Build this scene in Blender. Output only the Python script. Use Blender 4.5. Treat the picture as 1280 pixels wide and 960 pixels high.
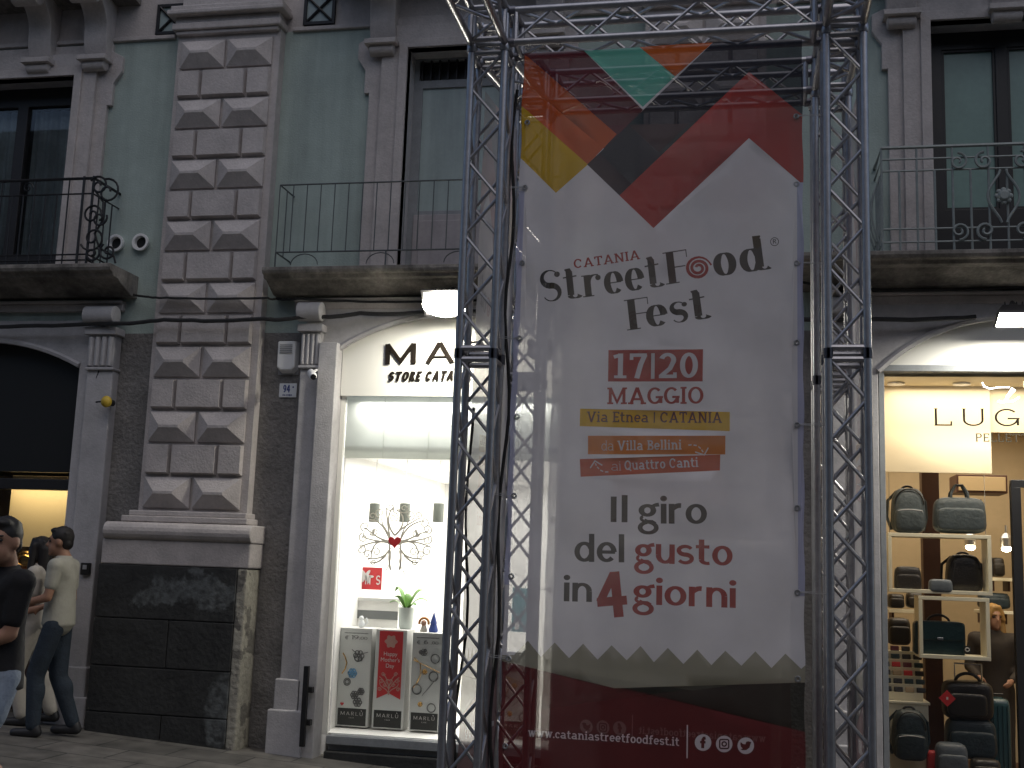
import bpy, bmesh, math, random
from mathutils import Vector, Matrix, noise as mnoise
from mathutils.geometry import delaunay_2d_cdt
rnd = random.Random(7)
PI = math.pi
for o in list(bpy.data.objects): bpy.data.objects.remove(o)
scene = bpy.context.scene
C = scene.collection

# ------------------------------------------------------------------ camera
F = 1450.0
YAW, PIT, ROL = [math.radians(a) for a in (11.43, 9.0, 2.07)]
D, HC = 10.0, 1.65
_cy, _sy, _cp, _sp, _cr, _sr = math.cos(YAW), math.sin(YAW), math.cos(PIT), math.sin(PIT), math.cos(ROL), math.sin(ROL)
FWD = Vector((-_sy*_cp, _cy*_cp, _sp)); _r0 = Vector((_cy, _sy, 0)); _u0 = _r0.cross(FWD)
RIGHT = _r0*_cr + _u0*_sr; UP = -_r0*_sr + _u0*_cr
cam_d = bpy.data.cameras.new('camera'); cam = bpy.data.objects.new('camera', cam_d); C.objects.link(cam)
cam_d.sensor_width = 36.0; cam_d.lens = F/1280*36; cam_d.clip_start = 0.05; cam_d.clip_end = 500
cam.matrix_world = Matrix(((RIGHT.x, UP.x, -FWD.x, 0), (RIGHT.y, UP.y, -FWD.y, -D), (RIGHT.z, UP.z, -FWD.z, HC), (0, 0, 0, 1)))
scene.camera = cam

# ------------------------------------------------------------------ world, sun, exposure (dusk)
SUN_EL, SUN_AZ = math.radians(58), math.radians(155)
world = bpy.data.worlds.new('World'); scene.world = world; world.use_nodes = True
wn = world.node_tree.nodes; wl = world.node_tree.links
bg = wn['Background']; sky = wn.new('ShaderNodeTexSky'); sky.sky_type = 'NISHITA'; sky.sun_disc = False
sky.sun_elevation = SUN_EL; sky.sun_rotation = SUN_AZ; sky.air_density = 1.0; sky.dust_density = 1.2
wl.new(sky.outputs[0], bg.inputs[0]); bg.inputs[1].default_value = 0.082
sun_d = bpy.data.lights.new('sun', 'SUN'); sun = bpy.data.objects.new('sun', sun_d); C.objects.link(sun)
sun_d.energy = 0.50; sun_d.angle = math.radians(75); sun_d.color = (1.0, 0.90, 0.79)
_sd = Vector((math.sin(SUN_AZ)*math.cos(SUN_EL), math.cos(SUN_AZ)*math.cos(SUN_EL), math.sin(SUN_EL)))
sun.rotation_euler = _sd.to_track_quat('Z', 'Y').to_euler()
scene.view_settings.view_transform = 'Standard'; scene.view_settings.look = 'None'
scene.view_settings.gamma = 1; scene.view_settings.use_curve_mapping = False
scene.view_settings.exposure = 0.15
scene.cycles.use_denoising = True
scene.cycles.max_bounces = 7; scene.cycles.transparent_max_bounces = 24
scene.cycles.sample_clamp_indirect = 4.0
scene.cycles.caustics_reflective = False; scene.cycles.caustics_refractive = False

def ray(px, py):
    return RIGHT*((px-640)/F) - UP*((py-480)/F) + FWD
def at(px, py, Y=0.0):
    d = ray(px, py); t = (Y+D)/d.y
    return Vector((d.x*t, Y, HC+d.z*t))
def ground_z(x): return -0.25 - 0.06*x

# ------------------------------------------------------------------ materials
def mat(name, col, rough=0.7, metal=0.0, var=0.0, vscale=6.0, bump=0.0, bscale=40.0, streak=0.0, spec=0.5, stretch=(1,1,1), emit=None, estr=0.0):
    m = bpy.data.materials.new(name); m.use_nodes = True
    n = m.node_tree.nodes; l = m.node_tree.links; b = n['Principled BSDF']
    b.inputs['Base Color'].default_value = (*col, 1); b.inputs['Roughness'].default_value = rough
    b.inputs['Metallic'].default_value = metal; b.inputs['Specular IOR Level'].default_value = spec
    if emit: b.inputs['Emission Color'].default_value = (*emit, 1); b.inputs['Emission Strength'].default_value = estr
    tc = n.new('ShaderNodeTexCoord')
    if var > 0 or streak > 0:
        src = None
        def layer(scale, st, amt, det, lo=.3, hi=.7):
            nonlocal src
            mp = n.new('ShaderNodeMapping'); mp.inputs['Scale'].default_value = st; l.new(tc.outputs['Object'], mp.inputs[0])
            nz = n.new('ShaderNodeTexNoise'); nz.inputs['Scale'].default_value = scale; nz.inputs['Detail'].default_value = det; nz.inputs['Roughness'].default_value = .65
            l.new(mp.outputs[0], nz.inputs['Vector'])
            mr = n.new('ShaderNodeMapRange'); mr.inputs[1].default_value = lo; mr.inputs[2].default_value = hi
            mr.inputs[3].default_value = 1-amt; mr.inputs[4].default_value = 1+amt*.35
            l.new(nz.outputs[0], mr.inputs[0])
            mx = n.new('ShaderNodeMix'); mx.data_type = 'RGBA'; mx.blend_type = 'MULTIPLY'; mx.inputs[0].default_value = 1
            if src is None: mx.inputs[6].default_value = (*col, 1)
            else: l.new(src, mx.inputs[6])
            l.new(mr.outputs[0], mx.inputs[7]); src = mx.outputs[2]
        if var > 0: layer(vscale, stretch, var, 8)
        if var > 0: layer(vscale*7, stretch, var*.5, 4)
        if streak > 0: layer(2.4, (1.5, 1.5, .12), streak, 6, .36, .62)
        l.new(src, b.inputs['Base Color'])
    if bump > 0:
        nz = n.new('ShaderNodeTexNoise'); nz.inputs['Scale'].default_value = bscale; nz.inputs['Detail'].default_value = 6
        l.new(tc.outputs['Object'], nz.inputs['Vector'])
        bp = n.new('ShaderNodeBump'); bp.inputs['Strength'].default_value = bump; bp.inputs['Distance'].default_value = .02
        l.new(nz.outputs[0], bp.inputs['Height']); l.new(bp.outputs[0], b.inputs['Normal'])
    return m
def glass(name, tint=(1,1,1), refl=0.06):
    m = bpy.data.materials.new(name); m.use_nodes = True
    n = m.node_tree.nodes; l = m.node_tree.links; n.remove(n['Principled BSDF'])
    t = n.new('ShaderNodeBsdfTransparent'); t.inputs[0].default_value = (*tint, 1)
    g = n.new('ShaderNodeBsdfGlossy'); g.inputs['Roughness'].default_value = .02
    lw = n.new('ShaderNodeFresnel'); lw.inputs[0].default_value = 1.35
    mx = n.new('ShaderNodeMixShader'); l.new(lw.outputs[0], mx.inputs[0]); l.new(t.outputs[0], mx.inputs[1]); l.new(g.outputs[0], mx.inputs[2])
    l.new(mx.outputs[0], n['Material Output'].inputs[0]); return m
def mesh_fabric(name, col, see=0.2, trans=0.35):
    m = bpy.data.materials.new(name); m.use_nodes = True
    n = m.node_tree.nodes; l = m.node_tree.links; n.remove(n['Principled BSDF'])
    tc = n.new('ShaderNodeTexCoord'); nz = n.new('ShaderNodeTexNoise'); nz.inputs['Scale'].default_value = 3.0; nz.inputs['Detail'].default_value = 5
    l.new(tc.outputs['Object'], nz.inputs['Vector'])
    mr = n.new('ShaderNodeMapRange'); mr.inputs[1].default_value = .3; mr.inputs[2].default_value = .7; mr.inputs[3].default_value = .9; mr.inputs[4].default_value = 1.05
    l.new(nz.outputs[0], mr.inputs[0])
    mc = n.new('ShaderNodeMix'); mc.data_type = 'RGBA'; mc.blend_type = 'MULTIPLY'; mc.inputs[0].default_value = 1; mc.inputs[6].default_value = (*col, 1)
    l.new(mr.outputs[0], mc.inputs[7])
    d = n.new('ShaderNodeBsdfDiffuse'); t = n.new('ShaderNodeBsdfTranslucent'); p = n.new('ShaderNodeBsdfTransparent')
    l.new(mc.outputs[2], d.inputs[0]); l.new(mc.outputs[2], t.inputs[0])
    a = n.new('ShaderNodeMixShader'); a.inputs[0].default_value = trans; l.new(d.outputs[0], a.inputs[1]); l.new(t.outputs[0], a.inputs[2])
    b = n.new('ShaderNodeMixShader'); b.inputs[0].default_value = see; l.new(a.outputs[0], b.inputs[1]); l.new(p.outputs[0], b.inputs[2])
    l.new(b.outputs[0], n['Material Output'].inputs[0]); return m
def emitter(name, col, s):
    m = bpy.data.materials.new(name); m.use_nodes = True; b = m.node_tree.nodes['Principled BSDF']
    b.inputs['Base Color'].default_value = (*col, 1); b.inputs['Emission Color'].default_value = (*col, 1); b.inputs['Emission Strength'].default_value = s
    return m
def peeling(name, col, patch, thr=.62, scale=1.1, rough=.8, bump=.4, bscale=25):
    m = mat(name, col, rough, 0, .35, 2.5, bump, bscale)
    n = m.node_tree.nodes; l = m.node_tree.links; b = n['Principled BSDF']
    tc = n.new('ShaderNodeTexCoord'); nz = n.new('ShaderNodeTexNoise'); nz.inputs['Scale'].default_value = scale; nz.inputs['Detail'].default_value = 9; nz.inputs['Roughness'].default_value = .55
    l.new(tc.outputs['Object'], nz.inputs['Vector'])
    mr = n.new('ShaderNodeMapRange'); mr.inputs[1].default_value = thr; mr.inputs[2].default_value = thr+.015; l.new(nz.outputs[0], mr.inputs[0])
    mx = n.new('ShaderNodeMix'); mx.data_type = 'RGBA'; l.new(mr.outputs[0], mx.inputs[0])
    src = b.inputs['Base Color'].links[0].from_socket; l.new(src, mx.inputs[6]); mx.inputs[7].default_value = (*patch, 1)
    l.new(mx.outputs[2], b.inputs['Base Color']); return m
def paving(name):
    m = bpy.data.materials.new(name); m.use_nodes = True
    n = m.node_tree.nodes; l = m.node_tree.links; b = n['Principled BSDF']
    tc = n.new('ShaderNodeTexCoord'); mp = n.new('ShaderNodeMapping'); mp.inputs['Rotation'].default_value = (0, 0, math.radians(0)); l.new(tc.outputs['Object'], mp.inputs[0])
    br = n.new('ShaderNodeTexBrick'); br.inputs['Scale'].default_value = 1.0; br.inputs['Brick Width'].default_value = .62; br.inputs['Row Height'].default_value = .42
    br.inputs['Mortar Size'].default_value = .009; br.inputs['Mortar Smooth'].default_value = .3
    br.inputs['Color1'].default_value = (.15, .14, .125, 1); br.inputs['Color2'].default_value = (.105, .10, .09, 1); br.inputs['Mortar'].default_value = (.04, .04, .038, 1)
    l.new(mp.outputs[0], br.inputs['Vector'])
    nz = n.new('ShaderNodeTexNoise'); nz.inputs['Scale'].default_value = 5; nz.inputs['Detail'].default_value = 8; l.new(tc.outputs['Object'], nz.inputs['Vector'])
    mr = n.new('ShaderNodeMapRange'); mr.inputs[1].default_value = .3; mr.inputs[2].default_value = .7; mr.inputs[3].default_value = .6; mr.inputs[4].default_value = 1.3; l.new(nz.outputs[0], mr.inputs[0])
    mx = n.new('ShaderNodeMix'); mx.data_type = 'RGBA'; mx.blend_type = 'MULTIPLY'; mx.inputs[0].default_value = 1; l.new(br.outputs[0], mx.inputs[6]); l.new(mr.outputs[0], mx.inputs[7]); l.new(mx.outputs[2], b.inputs['Base Color'])
    b.inputs['Roughness'].default_value = .6
    bp = n.new('ShaderNodeBump'); bp.inputs['Strength'].default_value = .5; bp.inputs['Distance'].default_value = .01; bp.invert = True
    l.new(br.outputs['Fac'], bp.inputs['Height']); l.new(bp.outputs[0], b.inputs['Normal'])
    return m

M = dict(
 mint=mat('mint_plaster', (.385, .46, .425), .9, 0, .16, 1.1, .25, 60, .16),
 cement=mat('grey_cement_render', (.235, .225, .215), .95, 0, .4, 3, 1.0, 28),
 stone=mat('pale_limestone', (.52, .478, .462), .85, 0, .2, 4, .3, 50, .08),
 stone_lo=mat('pale_limestone_clean', (.50, .485, .49), .8, 0, .2, 3, .2, 60, .06),
 dirty=mat('dirty_limestone', (.27, .25, .225), .9, 0, .45, 4, .4, 30, .5),
 basalt=None,
 basalt_plain=mat('plain_basalt', (.035, .036, .036), .85, 0, .4, 4, .4, 20),
 peel=peeling('peeling_limestone', (.37, .35, .29), (.16, .15, .13), .57, 4.0, .9, .9, 18),
 iron=mat('black_iron', (.02, .02, .022), .5, .3, .2, 20),
 grey_iron=mat('grey_painted_iron', (.085, .095, .095), .5, .2, .2, 20),
 pale_iron=mat('pale_grey_iron', (.24, .27, .265), .5, .2, .2, 20),
 frame_dark=mat('dark_wood_frame', (.018, .017, .018), .5, 0, .2, 10),
 frame_grey=mat('grey_wood_frame', (.27, .285, .30), .6, 0, .2, 10),
 panel_grey=mat('lower_door_panel', (.36, .335, .345), .6, 0, .15, 5, 0, 0, .2),
 frosted=mat('frosted_pane', (.35, .42, .41), .35, 0, .1, 4, 0, 0, .2, .5),
 greenpane=mat('green_curtained_pane', (.20, .31, .28), .3, 0, .12, 4),
 curtain=mat('blue_grey_curtain', (.22, .28, .30), .8, 0, .25, 4, 0, 0, .4),
 black=mat('black_paint', (.01, .01, .01), .5),
 alu=mat('truss_aluminium', (.43, .43, .455), .40, .92, .18, 18, .05, 90),
 alu_dark=mat('truss_coupler', (.22, .22, .25), .45, .9, .2, 18),
 tie=mat('white_cable_tie', (.38, .38, .38), .5),
 cable=mat('black_cable', (.025, .025, .025), .7, 0, .3, 9),
 plastic=mat('white_plastic', (.80, .80, .79), .4),
 plastic_grey=mat('grey_plastic', (.3, .3, .31), .5),
 lens=mat('dark_lens', (.01, .01, .012), .15),
 enamel=mat('white_enamel', (.72, .74, .76), .3),
 blue=mat('blue_enamel', (.03, .05, .22), .4),
 yellow_paint=mat('yellow_paint', (.55, .38, .04), .5),
 ground=paving('lava_paving'),
 shopwhite=mat('shop_white', (.82, .81, .78), .7, 0, .04, 3),
 shopwhite2=mat('sign_board_white', (.80, .79, .74), .6),
 shopgrey=mat('shop_grey_ceiling', (.5, .5, .47), .8),
 cream=mat('cream_board', (.62, .53, .36), .7, 0, .03, 2),
 tan=mat('tan_wall', (.52, .42, .27), .8, 0, .08, 3),
 brown=mat('brown_column', (.085, .035, .02), .5, 0, .25, 5),
 letter=mat('dark_lettering', (.014, .011, .009), .95, spec=.05),
 letter_grey=mat('grey_lettering', (.06, .052, .04), .95, spec=.05),
 decal=mesh_fabric('grey_decal', (.70, .67, .60), .0, .35), bulkhead=mesh_fabric('backlit_acrylic', (.72, .74, .70), .0, .6),
 red=mat('red_print', (.52, .03, .035), .5),
 dred=mat('dark_red_print', (.34, .02, .025), .5),
 glass=glass('shop_glass'),
 steel=mat('brushed_steel', (.5, .5, .5), .35, .9),
 skin=mat('skin', (.36, .19, .12), .6, 0, .1, 8),
 hair=mat('dark_hair', (.012, .009, .008), .6, 0, .3, 30),
 tshirt=mat('pale_tshirt', (.40, .385, .32), .9, 0, .1, 6, .2, 25),
 dshirt=mat('black_shirt', (.012, .011, .012), .9, 0, .2, 6, .2, 25),
 jeans=mat('blue_jeans', (.025, .038, .055), .85, 0, .4, 5, .3, 60),
 denim=mat('pale_denim', (.27, .32, .39), .85, 0, .25, 7, .3, 60),
 shoe=mat('dark_shoe', (.02, .02, .022), .5),
 pale=mat('pale_cloth', (.5, .46, .40), .9, 0, .1, 6, .2, 25),
)

def patched_basalt():
    """basalt with two flakes of old grey limewash left on it (a stain with its own outline)"""
    m = mat('dark_basalt', (.036, .037, .036), .85, 0, .45, 4, .5, 22)
    n = m.node_tree.nodes; l = m.node_tree.links; b = n['Principled BSDF']; tc = n.new('ShaderNodeTexCoord')
    nz = n.new('ShaderNodeTexNoise'); nz.inputs['Scale'].default_value = 4.5; nz.inputs['Detail'].default_value = 7; nz.inputs['Roughness'].default_value = .6; l.new(tc.outputs['Object'], nz.inputs['Vector'])
    tot = None
    for (x, z, sx, sz, w_) in ((-4.72, 1.36, .42, .16, .75), (-4.42, .34, .16, .32, .35), (-5.1, 1.28, .25, .10, .9), (-.05, .9, .4, .3, .8)):
        mp = n.new('ShaderNodeMapping'); mp.vector_type = 'POINT'; mp.inputs['Location'].default_value = (-x/sx, 0, -z/sz); mp.inputs['Scale'].default_value = (1/sx, 0, 1/sz); l.new(tc.outputs['Object'], mp.inputs[0])
        ln = n.new('ShaderNodeVectorMath'); ln.operation = 'LENGTH'; l.new(mp.outputs[0], ln.inputs[0])
        ad = n.new('ShaderNodeMath'); ad.operation = 'MULTIPLY_ADD'; l.new(nz.outputs[0], ad.inputs[0]); ad.inputs[1].default_value = -3.6*w_; ad.inputs[2].default_value = 1.8*w_
        a2 = n.new('ShaderNodeMath'); a2.operation = 'ADD'; l.new(ln.outputs['Value'], a2.inputs[0]); l.new(ad.outputs[0], a2.inputs[1])
        mr = n.new('ShaderNodeMapRange'); mr.inputs[1].default_value = 1.0; mr.inputs[2].default_value = .96; mr.inputs[2].default_value = .80; l.new(a2.outputs[0], mr.inputs[0])
        if tot is None: tot = mr.outputs[0]
        else:
            mx = n.new('ShaderNodeMath'); mx.operation = 'MAXIMUM'; l.new(tot, mx.inputs[0]); l.new(mr.outputs[0], mx.inputs[1]); tot = mx.outputs[0]
    n2 = n.new('ShaderNodeTexNoise'); n2.inputs['Scale'].default_value = 14; n2.inputs['Detail'].default_value = 6; l.new(tc.outputs['Object'], n2.inputs['Vector'])
    r2 = n.new('ShaderNodeMapRange'); r2.inputs[1].default_value = .36; r2.inputs[2].default_value = .6; r2.inputs[3].default_value = .15; l.new(n2.outputs[0], r2.inputs[0])
    m2 = n.new('ShaderNodeMath'); m2.operation = 'MULTIPLY'; l.new(tot, m2.inputs[0]); l.new(r2.outputs[0], m2.inputs[1]); tot = m2.outputs[0]
    mx = n.new('ShaderNodeMix'); mx.data_type = 'RGBA'; l.new(tot, mx.inputs[0]); l.new(b.inputs['Base Color'].links[0].from_socket, mx.inputs[6]); mx.inputs[7].default_value = (.115, .125, .125, 1); l.new(mx.outputs[2], b.inputs['Base Color'])
    return m
M['basalt'] = patched_basalt()
# ------------------------------------------------------------------ mesh helpers
class MB:
    def __init__(s): s.v = []; s.f = []; s.mi = []; s.sm = []; s.cur = 0
    def add(s, vs, fs, smooth=False):
        o = len(s.v); s.v += [tuple(v) for v in vs]
        for f in fs: s.f.append([i+o for i in f]); s.mi.append(s.cur); s.sm.append(smooth)
    def box(s, x0, x1, y0, y1, z0, z1):
        vs = [(x, y, z) for x in (x0, x1) for y in (y0, y1) for z in (z0, z1)]
        s.add(vs, [(0,1,3,2), (4,6,7,5), (0,4,5,1), (2,3,7,6), (0,2,6,4), (1,5,7,3)])
    def obox(s, c, half, rot):   # oriented box
        vs = [Vector(c)+rot @ Vector((x*half[0], y*half[1], z*half[2])) for x in (-1,1) for y in (-1,1) for z in (-1,1)]
        s.add(vs, [(0,1,3,2), (4,6,7,5), (0,4,5,1), (2,3,7,6), (0,2,6,4), (1,5,7,3)])
    def tube(s, pts, r, n=8, closed=False, caps=True):
        pts = [Vector(p) for p in pts]; m = len(pts); rs = r if isinstance(r, (list, tuple)) else [r]*m
        vs = []; prev = None
        for i, p in enumerate(pts):
            a = pts[(i-1) % m] if (closed or i > 0) else p; b = pts[(i+1) % m] if (closed or i < m-1) else p
            t = (b-a).normalized()
            if prev is None: u = t.orthogonal().normalized()
            else: u = (prev - t*prev.dot(t)).normalized()
            prev = u; w = t.cross(u)
            for k in range(n): a2 = 2*PI*k/n; vs.append(p+(u*math.cos(a2)+w*math.sin(a2))*rs[i])
        fs = []
        for i in range(m if closed else m-1):
            j = (i+1) % m
            for k in range(n): fs.append((i*n+k, i*n+(k+1) % n, j*n+(k+1) % n, j*n+k))
        s.add(vs, fs, True)
        if caps and not closed:
            s.f.append([len(s.v)-len(vs)+k for k in reversed(range(n))]); s.mi.append(s.cur); s.sm.append(False)
            s.f.append([len(s.v)-n+k for k in range(n)]); s.mi.append(s.cur); s.sm.append(False)
    def lathe(s, c, prof, n=20, axis='z'):   # prof: (radius, height)
        vs = []; c = Vector(c)
        for r, h in prof:
            for k in range(n):
                a = 2*PI*k/n; p = Vector((r*math.cos(a), r*math.sin(a), h))
                if axis == 'y': p = Vector((p.x, p.z, p.y))
                if axis == 'x': p = Vector((p.z, p.x, p.y))
                vs.append(c+p)
        fs = []
        for i in range(len(prof)-1):
            for k in range(n): fs.append((i*n+k, i*n+(k+1) % n, (i+1)*n+(k+1) % n, (i+1)*n+k))
        fs.append(list(reversed(range(n)))); fs.append([(len(prof)-1)*n+k for k in range(n)])
        s.add(vs, fs, True)
    def profile_x(s, prof, x0, x1):   # (y,z) closed profile extruded along x
        n = len(prof); vs = [(x0, y, z) for y, z in prof]+[(x1, y, z) for y, z in prof]
        fs = [(i, (i+1) % n, n+(i+1) % n, n+i) for i in range(n)]+[list(range(n))[::-1], list(range(n, 2*n))]
        s.add(vs, fs)
    def ellipsoid(s, c, r, rot=None, nu=16, nv=10):
        vs = []; c = Vector(c)
        for i in range(nv+1):
            th = PI*i/nv
            for k in range(nu):
                a = 2*PI*k/nu; p = Vector((r[0]*math.sin(th)*math.cos(a), r[1]*math.sin(th)*math.sin(a), r[2]*math.cos(th)))
                vs.append(c+(rot @ p if rot else p))
        fs = []
        for i in range(nv):
            for k in range(nu): fs.append((i*nu+k, (i+1)*nu+k, (i+1)*nu+(k+1) % nu, i*nu+(k+1) % nu))
        s.add(vs, fs, True)
    def capsule(s, a, b, ra, rb, n=12, flat=None):
        a = Vector(a); b = Vector(b); t = (b-a); L = t.length or 1e-6; t = t/L
        pts = []; rs = []
        for q in (-1, -.85, -.5, 0): pts.append(a+t*ra*q); rs.append(max(ra*math.sqrt(max(0, 1-q*q)), ra*.05))
        for q in (.33, .66): pts.append(a+t*L*q); rs.append(ra+(rb-ra)*q)
        for q in (0, .5, .85, 1): pts.append(b+t*rb*q); rs.append(max(rb*math.sqrt(max(0, 1-q*q)), rb*.05))
        s.tube(pts, rs, n)
    def loft(s, rings, R=None, n=24):   # rings: (centre, rx, ry)
        vs = []; m = len(rings)
        for c, rx, ry in rings:
            for k in range(n):
                a = 2*PI*k/n; v = Vector((rx*math.cos(a), ry*math.sin(a), 0)); vs.append(Vector(c)+(R @ v if R else v))
        fs = [(i*n+k, i*n+(k+1) % n, (i+1)*n+(k+1) % n, (i+1)*n+k) for i in range(m-1) for k in range(n)]
        fs += [list(reversed(range(n))), [(m-1)*n+k for k in range(n)]]; s.add(vs, fs, True)
    def build(s, name, m, parent=None, bevel=0.0, sharp=35, fix=True):
        me = bpy.data.meshes.new(name); me.from_pydata(s.v, [], s.f)
        for mm in (m if isinstance(m, (list, tuple)) else [m]): me.materials.append(M[mm] if isinstance(mm, str) else mm)
        me.polygons.foreach_set('material_index', s.mi); me.polygons.foreach_set('use_smooth', s.sm)
        if fix:
            bm = bmesh.new(); bm.from_mesh(me); bmesh.ops.remove_doubles(bm, verts=bm.verts, dist=1e-5); bmesh.ops.delete(bm, geom=[v for v in bm.verts if not v.link_faces], context='VERTS')
            bmesh.ops.recalc_face_normals(bm, faces=bm.faces); bm.to_mesh(me); bm.free()
        if any(s.sm): me.set_sharp_from_angle(angle=math.radians(sharp))
        me.update()
        o = bpy.data.objects.new(name, me); C.objects.link(o)
        if parent: o.parent = parent
        if bevel:
            b = o.modifiers.new('bevel', 'BEVEL'); b.width = bevel; b.segments = 2; b.limit_method = 'ANGLE'; b.angle_limit = math.radians(40)
        return o
def tag(o, label=None, cat=None, group=None, kind=None):
    if label: o['label'] = label
    if cat: o['category'] = cat
    if group: o['group'] = group
    if kind: o['kind'] = kind
    return o
def thing(name, label, cat, loc=(0, 0, 0), group=None):
    o = bpy.data.objects.new(name, None); C.objects.link(o); o.location = loc; o.empty_display_size = .1
    return tag(o, label, cat, group)
def root_at(root):     # parent meshes whose vertices are world coordinates to a root standing elsewhere
    for ch in root.children: ch.matrix_parent_inverse = Matrix.Translation(-Vector(root.location))
def regrid(parent):
    root_at(parent)

# planar sheets: CDT of polygons in (x, z), front at y
def cdt(polys, pts=()):
    vs = []; fs = []; own = []; src = []
    for pi, p in enumerate(polys):
        p = [tuple(map(float, q)) for q in p]; parts = [p]
        if len(p) == 4:
            sg = []
            for i in range(4):
                (ax, ay), (bx, by), (cx, cy) = p[i], p[(i+1) % 4], p[(i+2) % 4]; sg.append((bx-ax)*(cy-by)-(by-ay)*(cx-bx))
            if not (all(v > 1e-12 for v in sg) or all(v < -1e-12 for v in sg)): parts = [[p[0], p[1], p[2]], [p[0], p[2], p[3]]]
        for q in parts:
            ar = sum(q[i][0]*q[(i+1) % len(q)][1]-q[(i+1) % len(q)][0]*q[i][1] for i in range(len(q)))
            if abs(ar) < 1e-10: continue
            src.append(q if ar > 0 else q[::-1]); own.append(pi)
    for p in src:
        o = len(vs); vs += [Vector((float(a), float(b))) for a, b in p]; fs.append(list(range(o, o+len(p))))
    vs += [Vector((float(a), float(b))) for a, b in pts]
    r = delaunay_2d_cdt(vs, [], fs, 1, 1e-6)
    return r[0], r[2], [[own[i] for i in o] for o in r[5]]
def plate(mb, outer, holes, yf, yb, back=True):
    """solid plate: outer polygons minus holes, front at yf, back at yb"""
    V2, T, O = cdt(list(outer)+list(holes)); no = len(outer)
    keep = [t for t, o in zip(T, O) if any(i < no for i in o) and not any(i >= no for i in o)]
    n = len(V2); vs = [(v.x, yf, v.y) for v in V2]+[(v.x, yb, v.y) for v in V2]
    cnt = {}
    for t in keep:
        for i in range(len(t)):
            a, b = t[i], t[(i+1) % len(t)]; cnt.setdefault((min(a, b), max(a, b)), []).append((a, b))
    fs = [list(t) for t in keep]
    if back: fs += [[i+n for i in reversed(t)] for t in keep]
    fs += [[e[0][1], e[0][0], e[0][0]+n, e[0][1]+n] for e in cnt.values() if len(e) == 1]
    mb.add(vs, fs)
def arch_poly(x0, x1, zb, zs, za, n=18):
    """opening with a segmental arch: springing zs, apex za"""
    h = za-zs; w = (x1-x0)/2; R = (w*w+h*h)/(2*h); cz = za-R; cx = (x0+x1)/2; a = math.asin(w/R)
    pts = [(x0, zb), (x1, zb)]
    for i in range(n+1):
        t = a-2*a*i/n; pts.append((cx+R*math.sin(t), cz+R*math.cos(t)))
    return pts
def rect(x0, x1, z0, z1): return [(x0, z0), (x1, z0), (x1, z1), (x0, z1)]

# ------------------------------------------------------------------ stroke lettering
def arc(cx, cy, rx, ry, a0, a1, n=None):
    n = n or max(4, int(abs(a1-a0)/14))
    return [(cx+rx*math.cos(math.radians(a0+(a1-a0)*i/n)), cy+ry*math.sin(math.radians(a0+(a1-a0)*i/n))) for i in range(n+1)]
class Style:
    def __init__(s, t=.16, n=None, st=0, sl=.08, x=.73, w=.62, A=1.04, hair=False, bino=False, cw=.78):
        s.t = t; s.n = n if n is not None else t*.85; s.st = st; s.sl = sl; s.x = x; s.w = w; s.A = A; s.hair = hair; s.bino = bino; s.cw = cw
SLAB = Style(.165, .13, .11, .075)
SLABL = Style(.075, .065, .05, .06)
SANS = Style(.185, .125, 0, 0, .76, .68, 1.06, bino=True)
DIDO = Style(.205, .035, .035, .07, .69, .60, 1.02, hair=True)
GOTH = Style(.15, .13, 0, 0, .73, .62)
THIN = Style(.085, .065, 0, 0, .73, .62)
WIDE = Style(.10, .08, .035, .03, .73, .62, cw=1.1)
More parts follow.
